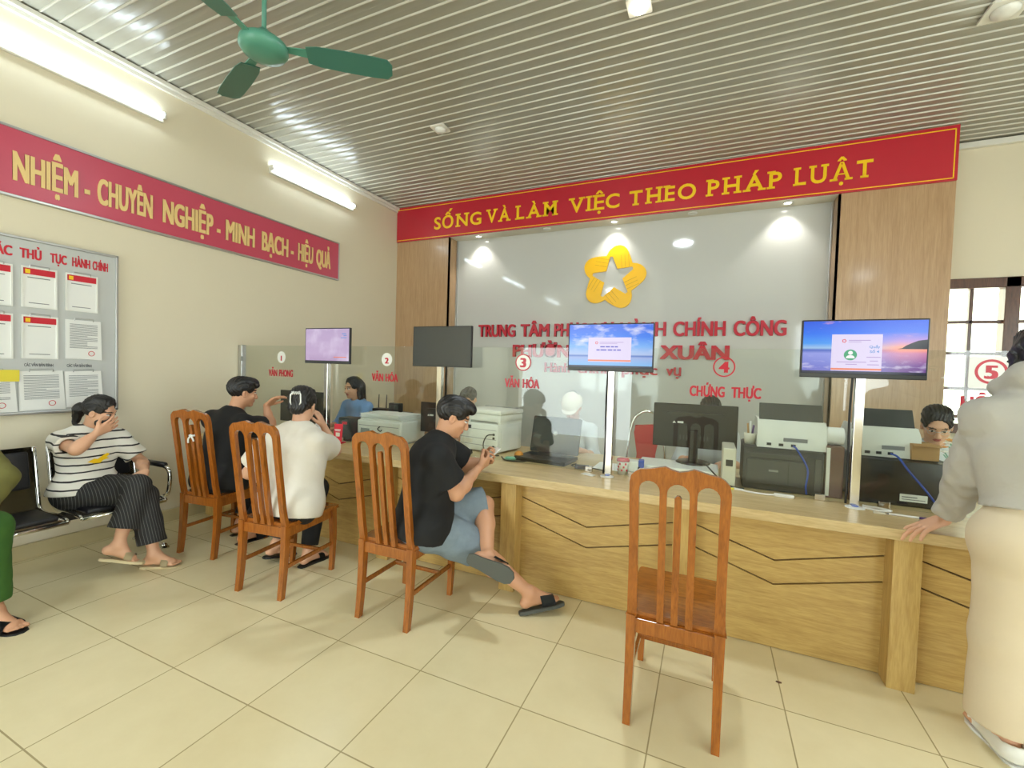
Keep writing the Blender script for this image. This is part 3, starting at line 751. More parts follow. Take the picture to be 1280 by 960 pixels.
def queue_monitor(x, z0, w, h, kind, label, yaw=0, tilt=0):
    t = thing('queue_monitor', label, 'monitor', (x, 2.905, z0), yaw, group='queue monitors on steel posts'); t.rotation_euler = (tilt, 0, yaw)
    b = BM(); box(b, (0, .012, h / 2), (w, .024, h), None, .004); box(b, (0, .034, h * .5), (w * .62, .03, h * .6), None, .012); obj('casing', b, M['black'], t)
    chin = .026
    b = BM(); quad(b, (0, -.0006, 0), (1, 0, 0), (0, 0, 1), -w / 2 + .008, w / 2 - .008, chin, h - .008)
    s = obj('display', b, M[kind], t)
    b = BM(); box(b, (0, -.001, .013), (w - .004, .004, .02), None, .001); obj('lower_bezel', b, M['darkg'] if kind != 'off' else M['off'], t)
    U, Z_ = (1, 0, 0), (0, 0, 1)
    if kind in ('sky', 'sunset'):
        b = BM(); quad(b, (0, -.0012, 0), U, Z_, -w / 2 + .008, w / 2 - .008, chin, chin + .012); obj('taskbar', b, M['task'], s)
        wx0, wx1, wz0, wz1 = (-.14, .14, .062, .222) if kind == 'sky' else (-.135, .085, .04, .235)
        b = BM(); quad(b, (0, -.0016, 0), U, Z_, wx0, wx1, wz0, wz1); wn = obj('app_window', b, M['win'], s)
        b = BM(); quad(b, (0, -.002, 0), U, Z_, wx0, wx1, wz0 + .004, wz0 + .014); obj('app_bar', b, M['winb'], s)
        b = BM(); prism(b, circ(wx0 + .055, wz1 - .035, .011, 5), (0, -.002, 0), U, Z_, .0003, holes=[circ(wx0 + .055, wz1 - .035, .006, 5)]); obj('app_mark', b, M['wino'], s)
        b = BM(); quad(b, (0, -.002, 0), U, Z_, wx0 + .075, wx1 - .05, wz1 - .034, wz1 - .03); quad(b, (0, -.002, 0), U, Z_, wx0 + .075, wx1 - .09, wz1 - .042, wz1 - .039); obj('app_heading', b, M['winl'], s)
        if kind == 'sky':
            b = BM()
            for zz, ws in ((.157, ((-.06, .03), (-.024, .028), (.01, .02), (.035, .02))), (.136, ((-.085, .022), (-.058, .04), (-.01, .03), (.026, .018), (.05, .025)))):
                for a, l in ws: quad(b, (0, -.002, 0), U, Z_, a, a + l, zz, zz + .008)
            obj('app_text', b, M['wint'], s)
        else:
            b = BM(); prism(b, circ(-.05, .125, .029, 28), (0, -.002, 0), U, Z_, .0003); obj('app_badge', b, M['wing'], s)
            b = BM(); prism(b, circ(-.05, .136, .0105, 16), (0, -.0025, 0), U, Z_, .0003); prism(b, circ(-.05, .11, .019, 16, 0, math.pi, .014) + [(-.069, .107), (-.031, .107)], (0, -.0025, 0), U, Z_, .0003); obj('badge_figure', b, M['winw'], s)
            b = BM(); txt(b, 'Quầy', (.03, -.002, .162), U, Z_, .014, .046, .0003, .02); txt(b, 'Số 4', (.033, -.002, .137), U, Z_, .014, .04, .0003, .02); obj('app_text', b, M['winc'], s)
            b = BM()
            for a, c, zz in ((-.11, .02, .085), (-.07, -.02, .073), (.02, .08, .112), (.035, .07, .092), (.025, .075, .072)): quad(b, (0, -.002, 0), U, Z_, a, c, zz, zz + .004)
            obj('app_small_text', b, M['winl'], s)
            hx = w / 2 - .008
            b = BM(); prism(b, [(hx, .158), (hx, .207), (hx - .035, .202), (hx - .06, .19), (hx - .085, .176), (hx - .1, .163), (hx - .12, .158)], (0, -.0012, 0), U, Z_, .0003); obj('headland', b, M['hill'], s)
    if kind == 'lilac':
        b = BM()
        for x0, x1, z in ((.17, .22, .26), (.19, .225, .245), (.16, .225, .225)): quad(b, (0, -.0014, 0), U, Z_, x0, x1, z, z + .006)
        obj('app_text', b, M['winc'], s)
        b = BM(); quad(b, (0, -.0014, 0), U, Z_, .08, .225, .055, .062); obj('app_bar', b, M['winb'], s)
    return t
queue_monitor(-3.10, 1.46, .52, .315, 'lilac', 'small lilac lit monitor on the leftmost steel post', .02)
queue_monitor(-1.905, 1.46, .535, .315, 'off', 'switched-off dark grey monitor in front of the wood panel', .0)
queue_monitor(-.605, 1.462, .56, .315, 'sky', 'lit monitor with a blue sky wallpaper in front of the red letters', .0)
queue_monitor(.735, 1.462, .55, .315, 'sunset', 'lit monitor with a sunset beach wallpaper beside the wood panel', .0)

# ------------------------------------------------------------------ wooden chairs
def lean(z):
    """how far the back leans towards the sitter's rear at height z"""
    q = max(0.0, z - .44); return -(.02 * q / .1 if q < .1 else .02 + .14 * (q - .1)) * .95
def arch(cx, w, z0, zt, n=8):
    r = w / 2
    return [(cx - r, z0), ] + [(cx - r, z0 + (zt - r - z0) * i / 6) for i in range(1, 6)] + [(cx - r * math.cos(math.pi * i / n), zt - r + r * math.sin(math.pi * i / n)) for i in range(n + 1)] + [(cx + r, z0 + (zt - r - z0) * i / 6) for i in range(5, 0, -1)] + [(cx + r, z0)]
def bend(bm, z0=.44):
    for v in bm.verts: v.co.y += lean(v.co.z)
def make_chair(label):
    t = thing('dining_chair', label, 'chair', (0, 0, 0), 0, 'wooden chairs along the counter')
    # back frame: two uprights, crest with a double hump and three arches
    zs = [.44 + .05 * i for i in range(12)]
    W2 = .185
    left = [(-W2 + .004 * math.sin((z - .44) * 5), z) for z in zs] + [(-W2 + .002, 1.02), (-W2 + .008, 1.05), (-W2 + .025, 1.068), (-.145, 1.078)]
    crest = [(-.11, 1.083), (-.075, 1.092), (-.052, 1.097), (-.03, 1.088), (0, 1.081), (.03, 1.088), (.052, 1.097), (.075, 1.092), (.11, 1.083)]
    outer = left + crest + [(-x, z) for x, z in reversed(left)]
    # inner legs of the comb
    zi = lambda c, w, zt: arch(c, w, .44, zt)
    a1, a2, a3 = zi(-.107, .078, 1.035), zi(0, .082, 1.033), zi(.107, .078, 1.035)
    lower = [(x, z) for x, z in reversed(a3)] + [(x, z) for x, z in reversed(a2)] + [(x, z) for x, z in reversed(a1)]
    b = BM(); prism(b, outer + lower, (0, .012, 0), (1, 0, 0), (0, 0, 1), .026); bend(b)
    obj('back_frame', b, M['chair'], t)
    b = BM()
    zz = [.44 + .05 * i for i in range(11)] + [.975]
    prism(b, [(-.013, z) for z in zz] + [(-.006, .985), (.006, .985)] + [(.013, z) for z in reversed(zz)], (0, .01, 0), (1, 0, 0), (0, 0, 1), .02); bend(b)
    obj('slat', b, M['chair'], t)
    b = BM()
    s = [(-.188, .0), (.188, .0), (.19, .1), (.195, .3), (.197, .43), (.19, .452), (-.19, .452), (-.197, .43), (-.195, .3), (-.19, .1)]
    prism(b, s, (0, .005, .435), (1, 0, 0), (0, 1, 0), .024)
    bmesh.ops.bevel(b, geom=[e for e in b.edges if len(e.link_faces) == 2 and e.calc_face_angle(0) > .8], offset=.005, segments=2, affect='EDGES')
    obj('seat', b, M['chairh'], t)
    for nm, args in (('rear_rail', (-.16, .16, -.014, .012, .375, .436)), ('front_rail', (-.16, .16, .41, .43, .375, .434)), ('side_rail', (-.178, -.158, 0, .42, .375, .434)), ('side_rail', (.158, .178, 0, .42, .375, .434))):
        b = BM(); bx(b, *args, .003); obj(nm, b, M['chair'], t)
    for sx in (-1, 1):
        # rear leg, slightly splayed backwards at the foot
        b = BM(); n = 8; ring = []
        for i in range(n + 1):
            z = .45 * i / n; w = .030 + .008 * i / n; yy = -.03 * (1 - i / n) ** 2
            ring.append([b.verts.new((sx * .168 + dx * w / 2, -.002 + yy + dy * (w + .004) / 2, z)) for dx, dy in ((-1, -1), (1, -1), (1, 1), (-1, 1))])
        for p, q in zip(ring, ring[1:]):
            for k in range(4): b.faces.new((p[k], p[(k + 1) % 4], q[(k + 1) % 4], q[k]))
        b.faces.new(ring[0]); b.faces.new(ring[-1])
        obj('leg', b, M['chair'], t)
        b = BM(); ring = []
        for i in range(n + 1):
            z = .436 * i / n; w = .028 + .012 * i / n; yy = .012 * math.sin(math.pi * i / n)
            ring.append([b.verts.new((sx * .172 + dx * w / 2, .415 + yy + dy * w / 2, z)) for dx, dy in ((-1, -1), (1, -1), (1, 1), (-1, 1))])
        for p, q in zip(ring, ring[1:]):
            for k in range(4): b.faces.new((p[k], p[(k + 1) % 4], q[(k + 1) % 4], q[k]))
        b.faces.new(ring[0]); b.faces.new(ring[-1])
        obj('leg', b, M['chair'], t)
        b = BM(); bx(b, sx * .168 - .008, sx * .168 + .008, -.01, .42, .175, .2, .003); obj('stretcher', b, M['chair'], t)
    b = BM(); bx(b, -.168, .168, .29, .308, .178, .2, .003); obj('stretcher', b, M['chair'], t)
    return t
ch = make_chair('empty orange wood chair in front of the sunset monitor counter')
ch.location = (-.09, 1.885, 0)
for (x, y, rz, lb) in ((-1.63, 1.985, .02, 'orange wood chair under the man in black tee and grey shorts'), (-2.515, 1.885, .12, 'orange wood chair under the person in the white tee'), (-3.435, 2.055, .12, 'orange wood chair under the man with raised hand, nearest the left wall')):
    c = copy_tree(ch); c.location = (x, y, 0); c.rotation_euler = (0, 0, rz); c['label'] = lb
    if rz == .12 and x < -3: CHAIR1 = c
b = BM(); tube(b, smooth_path([(-.022, .005, -.005), (-.018, -.012, 0), (.018, -.012, 0), (.022, .005, .005)], 5), .007, 8); lathe(b, [(.001, -.012), (.011, -.006), (.011, .006), (.001, .012)], (0, -.018, 0), 10); tube(b, smooth_path([(0, -.018, 0), (-.02, -.02, -.025), (-.024, -.018, -.055)], 5), .006, 8); tube(b, smooth_path([(0, -.018, 0), (.022, -.02, -.02), (.03, -.018, -.04)], 5), .006, 8)
rb = obj('cloth_tie', b, M['white'], CHAIR1, True, (.0, -.065, .905)); rb['label'] = 'white tie knotted on a slat'

# ------------------------------------------------------------------ waiting bench on the left wall
t = thing('waiting_bench', 'chrome waiting bench with black seats against the left wall', 'bench', (-3.95, 1.2, 0))
def bench_seat(yc):
    L, R = yc - .245, yc + .245
    prof = [(.22, .385), (.19, .40), (.05, .405), (-.10, .40), (-.165, .425), (-.185, .49), (-.21, .62), (-.235, .76), (-.25, .83)]
    # chrome side rails follow the seat profile
    for y in (L, R):
        b = BM(); tube(b, smooth_path([(x, y - 1.2, z) for x, z in prof], 4), .013, 8); obj('side_rail', b, M['chrome'], t, True)
    b = BM()
    path = smooth_path([(x, 0, z) for x, z in prof], 4)
    vs = [[b.verts.new((p.x, y - 1.2, p.z)) for y in (L, R)] for p in path]
    for p, q in zip(vs, vs[1:]): b.faces.new((p[0], p[1], q[1], q[0]))
    r = bmesh.ops.solidify(b, geom=b.faces[:], thickness=.004)
    sh = obj('shell', b, M['steel'], t, True)
    b = BM(); box(b, (.055, yc - 1.2, .418), (.30, .42, .034), None, .014, 3); obj('seat_pad', b, M['leather'], sh, 'auto')
    b = BM(); box(b, (-.214, yc - 1.2, .68), (.034, .42, .25), (0, math.radians(-9), 0), .014, 3); obj('back_pad', b, M['leather'], sh, 'auto')
    b = BM(); tube(b, [(.222, L - 1.2, .382), (.222, R - 1.2, .382)], .012, 8); obj('front_edge', b, M['chrome'], sh, True)
for yc in (.61, 1.17, 1.73): bench_seat(yc)
b = BM(); bx(b, -.06, .0, -.95, .85, .33, .385, .006); obj('beam', b, M['black'], t)
for y in (-.87, .80):
    b = BM(); tube(b, smooth_path([(-.22, y, .018), (-.12, y, .03), (-.04, y, .12), (-.03, y, .33)], 5), .02, 10); tube(b, smooth_path([(-.04, y, .12), (.06, y, .04), (.17, y, .018)], 5), .018, 10)
    lg = obj('leg', b, M['chrome'], t, True)
    b = BM()
    for x in (-.22, .17): lathe(b, [(.028, 0), (.028, .008), (.014, .02), (.001, .02)], (x, y, 0), 14)
    obj('foot_pad', b, M['chrome'], lg)
for y in (-.90, .82):
    b = BM(); tube(b, smooth_path([(-.16, y, .42), (-.17, y, .56), (-.12, y, .62), (.08, y, .625), (.17, y, .60), (.185, y, .52), (.16, y, .42), (.12, y, .40)], 5), .014, 10); obj('armrest', b, M['chrome'], t, True)
    b = BM(); tube(b, [(-.12, y, .632), (.12, y, .634)], .022, 10); obj('armrest_pad', b, M['black'], t, True)
# ------------------------------------------------------------------ people: blended implicit bodies turned into one surface
A = lambda *v: np.array(v, dtype=float)
def nrm(v): v = np.array(v, float); return v / (np.linalg.norm(v) + 1e-12)
class Field:
    def __init__(s, lo, hi, h):
        s.lo = np.array(lo, float); s.h = h
        s.n = np.ceil((np.array(hi, float) - s.lo) / h).astype(int) + 1
        s.f = np.full(s.n, 1.0, np.float32)
    def reg(s, lo, hi):
        i0 = np.clip(np.floor((lo - s.lo) / s.h).astype(int), 0, s.n); i1 = np.clip(np.ceil((hi - s.lo) / s.h).astype(int) + 1, 0, s.n)
        sl = tuple(slice(a, max(a, c)) for a, c in zip(i0, i1))
        ax = [(s.lo[k] + s.h * np.arange(sl[k].start, sl[k].stop)).astype(np.float32) for k in range(3)]
        return sl, ax[0][:, None, None], ax[1][None, :, None], ax[2][None, None, :]
    def put(s, sl, d, k, op):
        f = s.f[sl]
        if op == 'u':
            if k > 0:
                h = np.clip(.5 + .5 * (f - d) / k, 0, 1); s.f[sl] = f * (1 - h) + d * h - k * h * (1 - h)
            else: s.f[sl] = np.minimum(f, d)
        elif op == 's':
            if k > 0:
                h = np.clip(.5 + .5 * (f + d) / k, 0, 1); h2 = np.clip(.5 - .5 * (f + d) / k, 0, 1)
                s.f[sl] = f * (1 - h2) + (-d) * h2 + k * h2 * (1 - h2)
            else: s.f[sl] = np.maximum(f, -d)
    def cone(s, a, b, ra, rb, k=.02, op='u', flat=None):
        a = np.array(a, float); b = np.array(b, float); R = max(ra, rb); pad = R + k + 3 * s.h
        sl, X, Y, Z = s.reg(np.minimum(a, b) - pad, np.maximum(a, b) + pad)
        d = b - a; L = max(d @ d, 1e-9)
        x, y, z = X - a[0], Y - a[1], Z - a[2]
        t = np.clip((x * d[0] + y * d[1] + z * d[2]) / L, 0, 1)
        x = x - t * d[0]; y = y - t * d[1]; z = z - t * d[2]
        q = x * x + y * y + z * z
        if flat is not None:
            n, sc = flat; n = nrm(n); c = x * n[0] + y * n[1] + z * n[2]; q = q + c * c * (1 / sc ** 2 - 1)
        s.put(sl, np.sqrt(q) - (ra + (rb - ra) * t), k, op)
    def ell(s, c, r, ax=None, k=.02, op='u'):
        c = np.array(c, float); r = np.array(r, float); R = r.max() + k + 3 * s.h
        sl, X, Y, Z = s.reg(c - R, c + R)
        x, y, z = X - c[0], Y - c[1], Z - c[2]
        if ax is not None:
            x, y, z = (x * a[0] + y * a[1] + z * a[2] for a in ax)
        k0 = np.sqrt((x / r[0]) ** 2 + (y / r[1]) ** 2 + (z / r[2]) ** 2) + 1e-6
        k1 = np.sqrt((x / r[0] ** 2) ** 2 + (y / r[1] ** 2) ** 2 + (z / r[2] ** 2) ** 2) + 1e-6
        s.put(sl, k0 * (k0 - 1) / k1, k, op)
    def cut(s, p, n, rad, c=None):
        """remove what lies beyond the plane p/n inside a ball-sized region"""
        p = np.array(p, float); n = nrm(n); c = p if c is None else np.array(c, float)
        sl, X, Y, Z = s.reg(c - rad, c + rad)
        d = (X - p[0]) * n[0] + (Y - p[1]) * n[1] + (Z - p[2]) * n[2]
        inb = ((X - c[0]) ** 2 + (Y - c[1]) ** 2 + (Z - c[2]) ** 2) < rad * rad
        s.f[sl] = np.where(inb, np.maximum(s.f[sl], d), s.f[sl])
    def ripple(s, amp, sc, seed=0):
        """soft cloth folds"""
        rr = np.random.RandomState(seed)
        X, Y, Z = [(s.lo[k] + s.h * np.arange(s.n[k])).astype(np.float32) for k in range(3)]
        X, Y, Z = X[:, None, None], Y[None, :, None], Z[None, None, :]
        m = np.abs(s.f) < .06
        idx = np.nonzero(m); x = X[idx[0], 0, 0]; y = Y[0, idx[1], 0]; z = Z[0, 0, idx[2]]
        t = 0
        for i in range(5):
            w = rr.normal(size=3) * sc * (.6 + .35 * i); ph = rr.rand() * 6.28
            u = rr.normal(size=3) * sc * .7
            t = t + np.sin(x * w[0] + y * w[1] + z * w[2] + ph + 1.4 * np.sin(x * u[0] + y * u[1] + z * u[2])) / (1 + .4 * i)
        s.f[idx] += (amp * t).astype(np.float32)
    def surface(s):
        f = s.f; ins = f < 0
        cnt = np.zeros(tuple(s.n - 1), np.uint8)
        for i in (0, 1):
            for j in (0, 1):
                for k in (0, 1):
                    cnt += ins[i:s.n[0] - 1 + i, j:s.n[1] - 1 + j, k:s.n[2] - 1 + k]
        mix = (cnt > 0) & (cnt < 8)
        C = np.argwhere(mix); idx = np.full(mix.shape, -1, np.int32); idx[mix] = np.arange(len(C))
        acc = np.zeros((len(C), 3)); num = np.zeros(len(C))
        cor = [np.array(c) for c in ((0, 0, 0), (1, 0, 0), (0, 1, 0), (1, 1, 0), (0, 0, 1), (1, 0, 1), (0, 1, 1), (1, 1, 1))]
        val = [f[C[:, 0] + c[0], C[:, 1] + c[1], C[:, 2] + c[2]] for c in cor]
        for i in range(8):
            for j in range(i + 1, 8):
                if abs(cor[i] - cor[j]).sum() != 1: continue
                m = (val[i] < 0) != (val[j] < 0)
                t = np.where(m, val[i] / np.where(m, val[i] - val[j], 1), 0)
                acc += np.where(m[:, None], cor[i] + t[:, None] * (cor[j] - cor[i]), 0); num += m
        vs = (C + acc / num[:, None]) * s.h + s.lo
        qs = []
        for a in range(3):
            b, c = (a + 1) % 3, (a + 2) % 3
            s0 = [slice(None)] * 3; s1 = [slice(None)] * 3
            s0[a] = slice(0, -1); s1[a] = slice(1, None)
            A0 = ins[tuple(s0)]; A1 = ins[tuple(s1)]
            E_ = np.argwhere(A0 != A1)
            E_ = E_[(E_[:, b] > 0) & (E_[:, c] > 0) & (E_[:, b] < s.n[b] - 1) & (E_[:, c] < s.n[c] - 1)]
            eb = np.zeros(3, int); eb[b] = 1; ec = np.zeros(3, int); ec[c] = 1
            g = lambda o: idx[E_[:, 0] - o[0], E_[:, 1] - o[1], E_[:, 2] - o[2]]
            q = np.stack([g(0 * eb), g(eb), g(eb + ec), g(ec)], 1)
            fl = A0[E_[:, 0], E_[:, 1], E_[:, 2]]
            q = np.where(fl[:, None], q, q[:, ::-1])
            qs.append(q)
        q = np.concatenate(qs)
        return vs, q[(q >= 0).all(1)]
def blend(F, G, k):
    h = np.clip(.5 + .5 * (F.f - G.f) / k, 0, 1); F.f = (F.f * (1 - h) + G.f * h - k * h * (1 - h)).astype(np.float32)
def relax(vs, q, it=2, lam=.5):
    for _ in range(it):
        s = np.zeros_like(vs); n = np.zeros(len(vs))
        for i in range(4):
            a, b = q[:, i], q[:, (i + 1) % 4]
            for d in range(3): s[:, d] += np.bincount(a, vs[b, d], len(vs)) + np.bincount(b, vs[a, d], len(vs))
            n += np.bincount(a, minlength=len(vs)) + np.bincount(b, minlength=len(vs))
        vs = vs + lam * (s / np.maximum(n, 1)[:, None] - vs)
    return vs
def flat_mesh(name, vs, q, mats, parent, org, mi=None, smooth=True):
    me = bpy.data.meshes.new(name)
    me.vertices.add(len(vs)); me.vertices.foreach_set('co', (vs - org).astype(np.float32).ravel())
    me.loops.add(q.size); me.loops.foreach_set('vertex_index', q.astype(np.int32).ravel())
    me.polygons.add(len(q)); me.polygons.foreach_set('loop_start', np.arange(0, q.size, 4, dtype=np.int32)); me.polygons.foreach_set('loop_total', np.full(len(q), 4, np.int32))
    for m in mats: me.materials.append(m)
    if mi is not None: me.polygons.foreach_set('material_index', mi.astype(np.int32))
    me.polygons.foreach_set('use_smooth', [smooth] * len(q))
    me.update(calc_edges=True); me.validate()
    o = bpy.data.objects.new(name, me); COL.objects.link(o); o.parent = parent
    return o

class Head:
    def __init__(s, c, f, up=(0, 0, 1), sc=1.0):
        s.c = np.array(c, float); s.f = nrm(f); r = nrm(np.cross(s.f, up)); s.r = r; s.u = np.cross(r, s.f); s.sc = sc; s.ax = (s.r, s.f, s.u)
    def p(s, x, y, z): return s.c + s.sc * (s.r * x + s.f * y + s.u * z)
    def rr(s, *r): return np.array(r) * s.sc
    def loc(s, P): d = (P - s.c) / s.sc; return d @ s.r, d @ s.f, d @ s.u
    def build(s, F):
        S = s.sc
        F.ell(s.p(0, -.012, .032), s.rr(.074, .094, .082), s.ax, .02)
        F.ell(s.p(0, .028, -.035), s.rr(.058, .062, .078), s.ax, .03 * S)
        F.ell(s.p(0, .02, -.05), s.rr(.060, .05, .05), s.ax, .025 * S)          # jaw
        F.ell(s.p(0, .068, -.098), s.rr(.024, .018, .016), s.ax, .025 * S)      # chin
        F.ell(s.p(0, .078, .026), s.rr(.052, .016, .014), s.ax, .02 * S)        # brow
        for e in (-1, 1):
            F.ell(s.p(e * .031, .103, .002), s.rr(.018, .016, .011), s.ax, .016 * S, 's')
            F.ell(s.p(e * .031, .079, .002), s.rr(.0145, .0145, .011), s.ax, .003 * S)
            F.ell(s.p(e * .04, .06, -.028), s.rr(.022, .022, .018), s.ax, .02 * S)   # cheek
            F.ell(s.p(e * .076, -.006, -.012), s.rr(.011, .02, .031), s.ax, .008 * S)  # ear
            F.ell(s.p(e * .082, .0, -.010), s.rr(.006, .009, .016), s.ax, .006 * S, 's')
            F.ell(s.p(e * .012, .098, -.040), s.rr(.009, .010, .008), s.ax, .008 * S)
        F.cone(s.p(0, .086, .012), s.p(0, .106, -.036), .0085 * S, .0125 * S, .012 * S)  # nose
        F.ell(s.p(0, .087, -.060), s.rr(.022, .010, .0065), s.ax, .006 * S)
        F.ell(s.p(0, .085, -.071), s.rr(.020, .010, .0075), s.ax, .006 * S)
        F.ell(s.p(0, .099, -.0655), s.rr(.02, .006, .0014), s.ax, .003 * S, 's')
    def paint(s, cen):
        x, y, z = s.loc(cen); mi = np.zeros(len(cen), int); fr = y > .055
        mi[fr & ((x / .022) ** 2 + ((z + .0655) / .0125) ** 2 < 1) & (y > .08)] = 1
        for e in (-1, 1):
            eye = fr & (((x - e * .031) / .0145) ** 2 + ((z - .002) / .0075) ** 2 < 1)
            mi[eye] = 2; mi[eye & ((x - e * .031) ** 2 + (z - .002) ** 2 < .0068 ** 2)] = 3
            mi[fr & (abs(x - e * .033) < .02) & (abs(z - .026 + .12 * abs(abs(x) - .03)) < .0042)] = 3
            mi[fr & (abs(x - e * .031) < .0155) & (abs(z - .0105 + 18 * (x - e * .031) ** 2) < .0022)] = 3
        return mi

def hand(F, wr, d, pn, side, curl=(.35, .5, .35), S=1.0, th=0.0, spread=1.0, each=None):
    """palm, four bent fingers and a thumb; d wrist to knuckles, pn out of the palm"""
    wr = np.array(wr, float); d = nrm(d); pn = nrm(np.array(pn, float) - d * (np.array(pn, float) @ d)); t = np.cross(d, pn) * (1 if side == 'R' else -1)
    lens = ((.043, .027, .021), (.047, .030, .022), (.043, .028, .021), (.034, .022, .018))
    for i in range(4):
        kp = wr + d * (.086 - .004 * abs(i - 1.2)) * S + t * (.031 - .0205 * i) * S
        F.cone(wr + d * .012 * S + t * (.012 - .008 * i) * S, kp, .0185 * S, .0125 * S, .012, flat=(pn, .85))
        dd = nrm(d + t * (.13 - .085 * i) * spread); p = kp; ang = 0; cu = each[i] if each else curl
        for j in range(3):
            ang += cu[j]
            v = dd * math.cos(ang) + pn * math.sin(ang); q = p + v * lens[i][j] * S
            F.cone(p, q, (.0098 - .0011 * j) * S, (.0089 - .0011 * j) * S, .004); p = q
    p0 = wr + d * .022 * S + t * .02 * S
    v1 = nrm(t * (.78 - .4 * th) + d * .62 + pn * (.22 + .4 * th)); p1 = p0 + v1 * .046 * S
    v2 = nrm(t * (.35 - .35 * th) + d * .85 + pn * (.3 + .3 * th)); p2 = p1 + v2 * .034 * S; v3 = nrm(d * .95 + pn * (.35 + .3 * th) + t * .05); p3 = p2 + v3 * .027 * S
    F.cone(p0, p1, .016 * S, .0125 * S, .014); F.cone(p1, p2, .0115 * S, .0105 * S, .004); F.cone(p2, p3, .0105 * S, .008 * S, .004)

def foot(F, ank, toe, up=(0, 0, 1), S=1.0):
    """ank: ankle joint, toe: direction heel to toe; sole lies .07 below the ankle"""
    ank = np.array(ank, float); t = nrm(toe); u = np.array(up, float); u = nrm(u - t * (u @ t)); w = np.cross(t, u)
    heel = ank - u * .047 * S - t * .035 * S; ball = ank + t * .118 * S - u * .055 * S
    F.cone(ank, heel, .036 * S, .031 * S, .02)
    F.cone(heel, ball, .030 * S, .024 * S, .02, flat=(u, .8)); F.cone(ank + t * .01, ball, .036 * S, .022 * S, .03)
    F.cone(ball - w * .022 * S, ball + w * .024 * S, .021 * S, .019 * S, .02, flat=(u, .8))
    for i, (o, l, r) in enumerate(((-.031, .048, .0125), (-.010, .050, .0095), (.008, .045, .009), (.023, .037, .0085), (.036, .028, .008))):
        # big toe on both feet is drawn on the -w side by mirroring at the caller
        a = ball + w * o * S - u * .006 * S; F.cone(a, a + t * l * S - u * .004 * S, r * S, r * .9 * S, .006)

